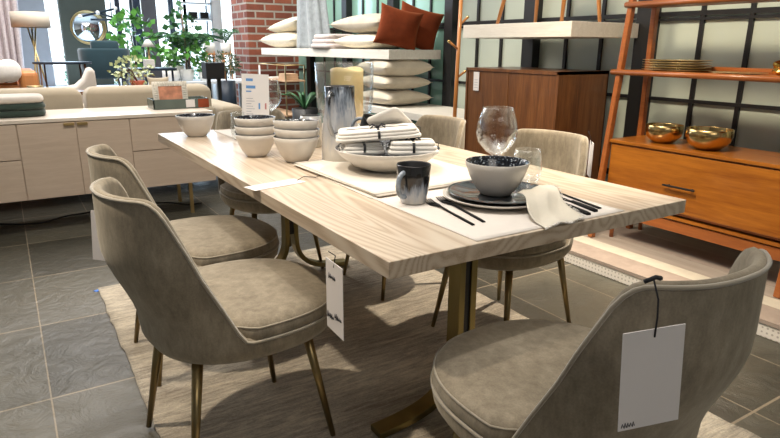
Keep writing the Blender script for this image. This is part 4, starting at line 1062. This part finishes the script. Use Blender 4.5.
    MB().tube([(.295*math.cos(2*PI*k/56), .295*math.sin(2*PI*k/56), .004) for k in range(56)], .008, 8, closed=True).build('rim', 'satin_brass', t)
    # branching pendant
    t = thing('pendant_lamp', 'dark branching pendant lamp with small globe bulbs', 'lamp', (1.42, 10.4, 1.62))
    MB().tube([(.12, 0, 0), (.12, 0, 1.78)], .008, 8).build('rod', 'blue_black_metal', t)
    for a, b_ in (((-.30, 0, -.02), (.16, 0, .10)), ((-.18, -.02, -.06), (.25, .02, -.05)), ((-.05, .02, .04), (.22, 0, -.05))): MB().tube([a, b_], .016, 8).build('arm', 'blue_black_metal', t)
    for p in ((-.31, 0, -.02), (-.07, 0, .04), (.18, 0, .11), (.26, .02, -.05)):
        mb = MB(); bmesh.ops.create_uvsphere(mb.bm, u_segments=16, v_segments=10, radius=.032); mb.build('globe', 'lens_opal', t, loc=p)
background_done = False

def foliage(par, mat, n, c, r, s, seed, stems=0, z0=0, wd=.45, name='foliage'):
    rnd = random.Random(seed); mb = MB(); c = Vector(c)
    for k in range(n):
        while True:
            v = Vector((rnd.uniform(-1, 1), rnd.uniform(-1, 1), rnd.uniform(-1, 1)))
            if v.length < 1: break
        p = c+Vector((v.x*r[0], v.y*r[1], v.z*r[2])); d = (v+Vector((rnd.uniform(-.6, .6), rnd.uniform(-.6, .6), rnd.uniform(-.8, .4)))).normalized()
        leafquad(mb, p, rnd, s, d, wd)
    mb.build(name, mat, par)
    if stems:
        mb = MB()
        for k in range(stems):
            a = rnd.uniform(0, 6.28); q = c+Vector((math.cos(a)*r[0]*.6, math.sin(a)*r[1]*.6, r[2]*.3))
            mb.tube([(0, 0, z0), Vector((0, 0, z0)).lerp(q, .5)+Vector((0, 0, .03)), q], .006, 6, r1=.003)
        mb.build('stem', 'bark', par)
def palm(par, n, L, z0, mat, seed, up=.9, nl=12, name='frond'):
    rnd = random.Random(seed); mb = MB()
    for k in range(n):
        a = 2*PI*k/n+rnd.uniform(-.3, .3); l = L*rnd.uniform(.7, 1); pts = []
        for i in range(9):
            u = i/8; pts.append(Vector((math.cos(a)*l*u*.85, math.sin(a)*l*u*.85, z0+l*up*u*(1-.62*u))))
        mb.tube(pts, .005, 5, r1=.002)
        for i in range(2, 9):
            tdir = (pts[i]-pts[i-1]).normalized(); sd = tdir.cross(Vector((0, 0, 1))).normalized()
            for s in (-1, 1):
                for q in (0, .5):
                    leafquad(mb, pts[i-1].lerp(pts[i], q), rnd, l*.32, (sd*s+tdir*.7-Vector((0, 0, .35))).normalized(), .10)
    mb.build(name, mat, par)
def plants():
    # display table for potted plants
    t = thing('plant_table', 'low pale table carrying the white plant pots behind the sofa', 'table', (1.95, 8.0, 0))
    MB().box(-.36, .85, -.35, .30, .74, .77).build('top', 'platform_white', t)
    for xx in (-.32, .8):
        for yy in (-.3, .25): MB().box(xx-.02, xx+.02, yy-.02, yy+.02, 0, .74).build('leg', 'platform_white', t)
    T = .7705
    def pot(par, r, h, mat, z=0, bulge=0):
        MB().lathe([(r*.72, z), (r*(.9+bulge), z+h*.4), (r, z+h), (r*.9, z+h), (r*.85, z+h*.88), (.0005, z+h*.87)], n=28).build('pot', mat, par)
    p = thing('fig_tree', 'tall dark-leaved tree in a white pot behind the sofa', 'plant', (1.98, 7.95, T))
    pot(p, .085, .14, 'pot_white')
    MB().tube([(0, 0, .12), (.01, 0, .4), (-.01, 0, .8)], .014, 8, r1=.008).build('trunk', 'bark', p)
    foliage(p, 'leaf_dark', 90, (0, 0, .60), (.18, .14, .30), .085, 21); palm(p, 13, .40, .35, 'leaf_dark', 4, up=1.5)
    foliage(p, 'leaf', 110, (-.05, -.1, .38), (.30, .12, .16), .075, 23, name='lower_foliage')
    p = thing('potted_plant', 'small cactus in a rounded white pot left of the tall tree', 'plant', (1.76, 7.85, T))
    pot(p, .10, .13, 'pot_white', bulge=.12); foliage(p, 'leaf', 60, (0, 0, .17), (.05, .05, .06), .04, 3)
    p = thing('potted_plant', 'striped white pot with a spiky green plant right of the tall tree', 'plant', (2.17, 7.85, T))
    pot(p, .075, .11, 'pot_white'); foliage(p, 'leaf', 90, (0, 0, .20), (.07, .06, .12), .05, 5)
    p = thing('potted_plant', 'large square-shouldered white pot behind the tall tree trunk', 'plant', (1.88, 8.15, T))
    pot(p, .12, .18, 'pot_white'); foliage(p, 'leaf', 90, (0, 0, .24), (.12, .08, .1), .06, 7)
    # white pots on wooden stands by the bricks
    for k, (x, l) in enumerate(((2.34, 'white pot on a wooden stand, the left of two by the bricks'), (2.56, 'white pot on a wooden stand with a dark leafy plant, nearest the bricks'))):
        p = thing('planter_stand', l, 'planter', (x, 8.15, T)); MB().lathe([(.065, .33), (.072, .46), (.066, .46), (.0005, .44)], n=28).build('pot', 'pot_white', p)
        for a in range(4): MB().tube([(.07*math.cos(a*PI/2+.7), .07*math.sin(a*PI/2+.7), 0), (.062*math.cos(a*PI/2+.7), .062*math.sin(a*PI/2+.7), .36)], .009, 6).build('leg', 'stool_wood', p)
        MB().lathe([(.0005, .31), (.075, .31), (.075, .33), (.0005, .33)], n=20).build('ring', 'stool_wood', p)
        if k: palm(p, 10, .22, .45, 'leaf_dark', 11, up=2.2)
        else: foliage(p, 'leaf', 40, (0, 0, .49), (.04, .04, .04), .03, 13)
    # big leafy tree left, on the dark table
    t = thing('side_table', 'dark glossy side table among the plants behind the sofa', 'table', (1.36, 7.3, 0))
    MB().box(-.26, .30, -.2, .2, .93, .955).build('top', 'blue_black_metal', t)
    for xx in (-.22, .26):
        for yy in (-.15, .15): MB().tube([(xx, yy, .93), (xx, yy, 0)], .012, 8).build('leg', 'blue_black_metal', t)
    for k in range(3):
        o = tag(MB().box(-.05, .05, -.06, .06, 0, .030).build('book', 'book_white', bevel=.003), ['lowest', 'middle', 'topmost'][k]+' of three white books under the cone lamp', 'book', 'white books on the dark side table'); o.location = (1.40, 7.25, .9555+k*.0305)
    p = thing('table_lamp', 'small lamp with a white cone shade among the plants', 'lamp', (1.41, 7.25, 1.0475))
    MB().tube([(0, 0, 0), (0, 0, .16)], .012, 8).build('stem', 'satin_brass', p)
    MB().lathe([(.075, .13), (.02, .21), (.015, .21), (.07, .13), (.075, .13)], n=24).build('lamp_shade', 'pot_white', p)
    p = thing('leafy_tree', 'leafy light green indoor tree right of the teal armchair', 'plant', (1.72, 10.0, .48))
    pot(p, .14, .35, 'pot_grey'); MB().tube([(0, 0, .3), (.02, 0, .5), (-.01, 0, .9)], .015, 8, r1=.008).build('trunk', 'bark', p)
    foliage(p, 'leaf', 170, (.02, 0, .80), (.34, .25, .38), .12, 31)
    p = thing('fan_palm', 'fine-leaved palm leaning over the back windows', 'plant', (2.75, 10.7, 0))
    pot(p, .15, .40, 'pot_grey'); MB().tube([(0, 0, .35), (-.02, 0, .8), (-.05, 0, 1.15)], .018, 8, r1=.01).build('trunk', 'bark', p)
    palm(p, 12, .60, 1.1, 'leaf_dark', 17, up=1.15)
    # black box planter stand and olive plant
    t = thing('pedestal_box', 'matte black box on tall thin black legs before the bricks', 'stand', (1.96, 6.75, 0))
    MB().box(-.10, .10, -.09, .09, .85, 1.02).build('box', 'pot_black', t, bevel=.004)
    for xx in (-.055, .055): MB().box(xx-.018, xx+.018, -.02, .02, 0, .85).build('leg', 'pot_black', t)
    p = thing('olive_tree', 'grey-green olive plant in a tall dark pot beside the black box', 'plant', (2.24, 7.2, 0))
    MB().lathe([(.09, 0), (.10, .5), (.10, .80), (.085, .80), (.0005, .78)], n=24).build('pot', 'blue_black_metal', p)
    MB().tube([(0, 0, .78), (.0, 0, .9), (-.02, 0, 1.0)], .01, 8).build('trunk', 'bark', p)
    foliage(p, 'leaf_olive', 420, (-.02, 0, .99), (.20, .15, .13), .05, 41, wd=.2)
    # shelving at the very back with dark boxes
    t = thing('storage_shelf', 'white shelf with dark boxes between the windows at the back', 'shelf', (3.30, 12.3, 0))
    MB().box(-.30, .30, -.12, .12, 1.66, 1.69).build('board', 'white_wall', t)
    MB().box(-.30, .30, -.12, .12, 1.95, 1.98).build('board', 'white_wall', t)
    for xx in (-.29, .29): MB().box(xx-.015, xx+.015, -.12, .12, 0, 2.2).build('upright', 'white_wall', t)
    for k, xx in enumerate((3.25, 3.46)):
        o = tag(MB().box(-.08, .08, -.08, .08, 0, .12).build('storage_box', 'black_metal', bevel=.004), ['left', 'right'][k]+' small black box on the white shelf between the back windows', 'box', 'black boxes on the back shelf'); o.location = (xx, 12.3, 1.6905)
background(); plants()
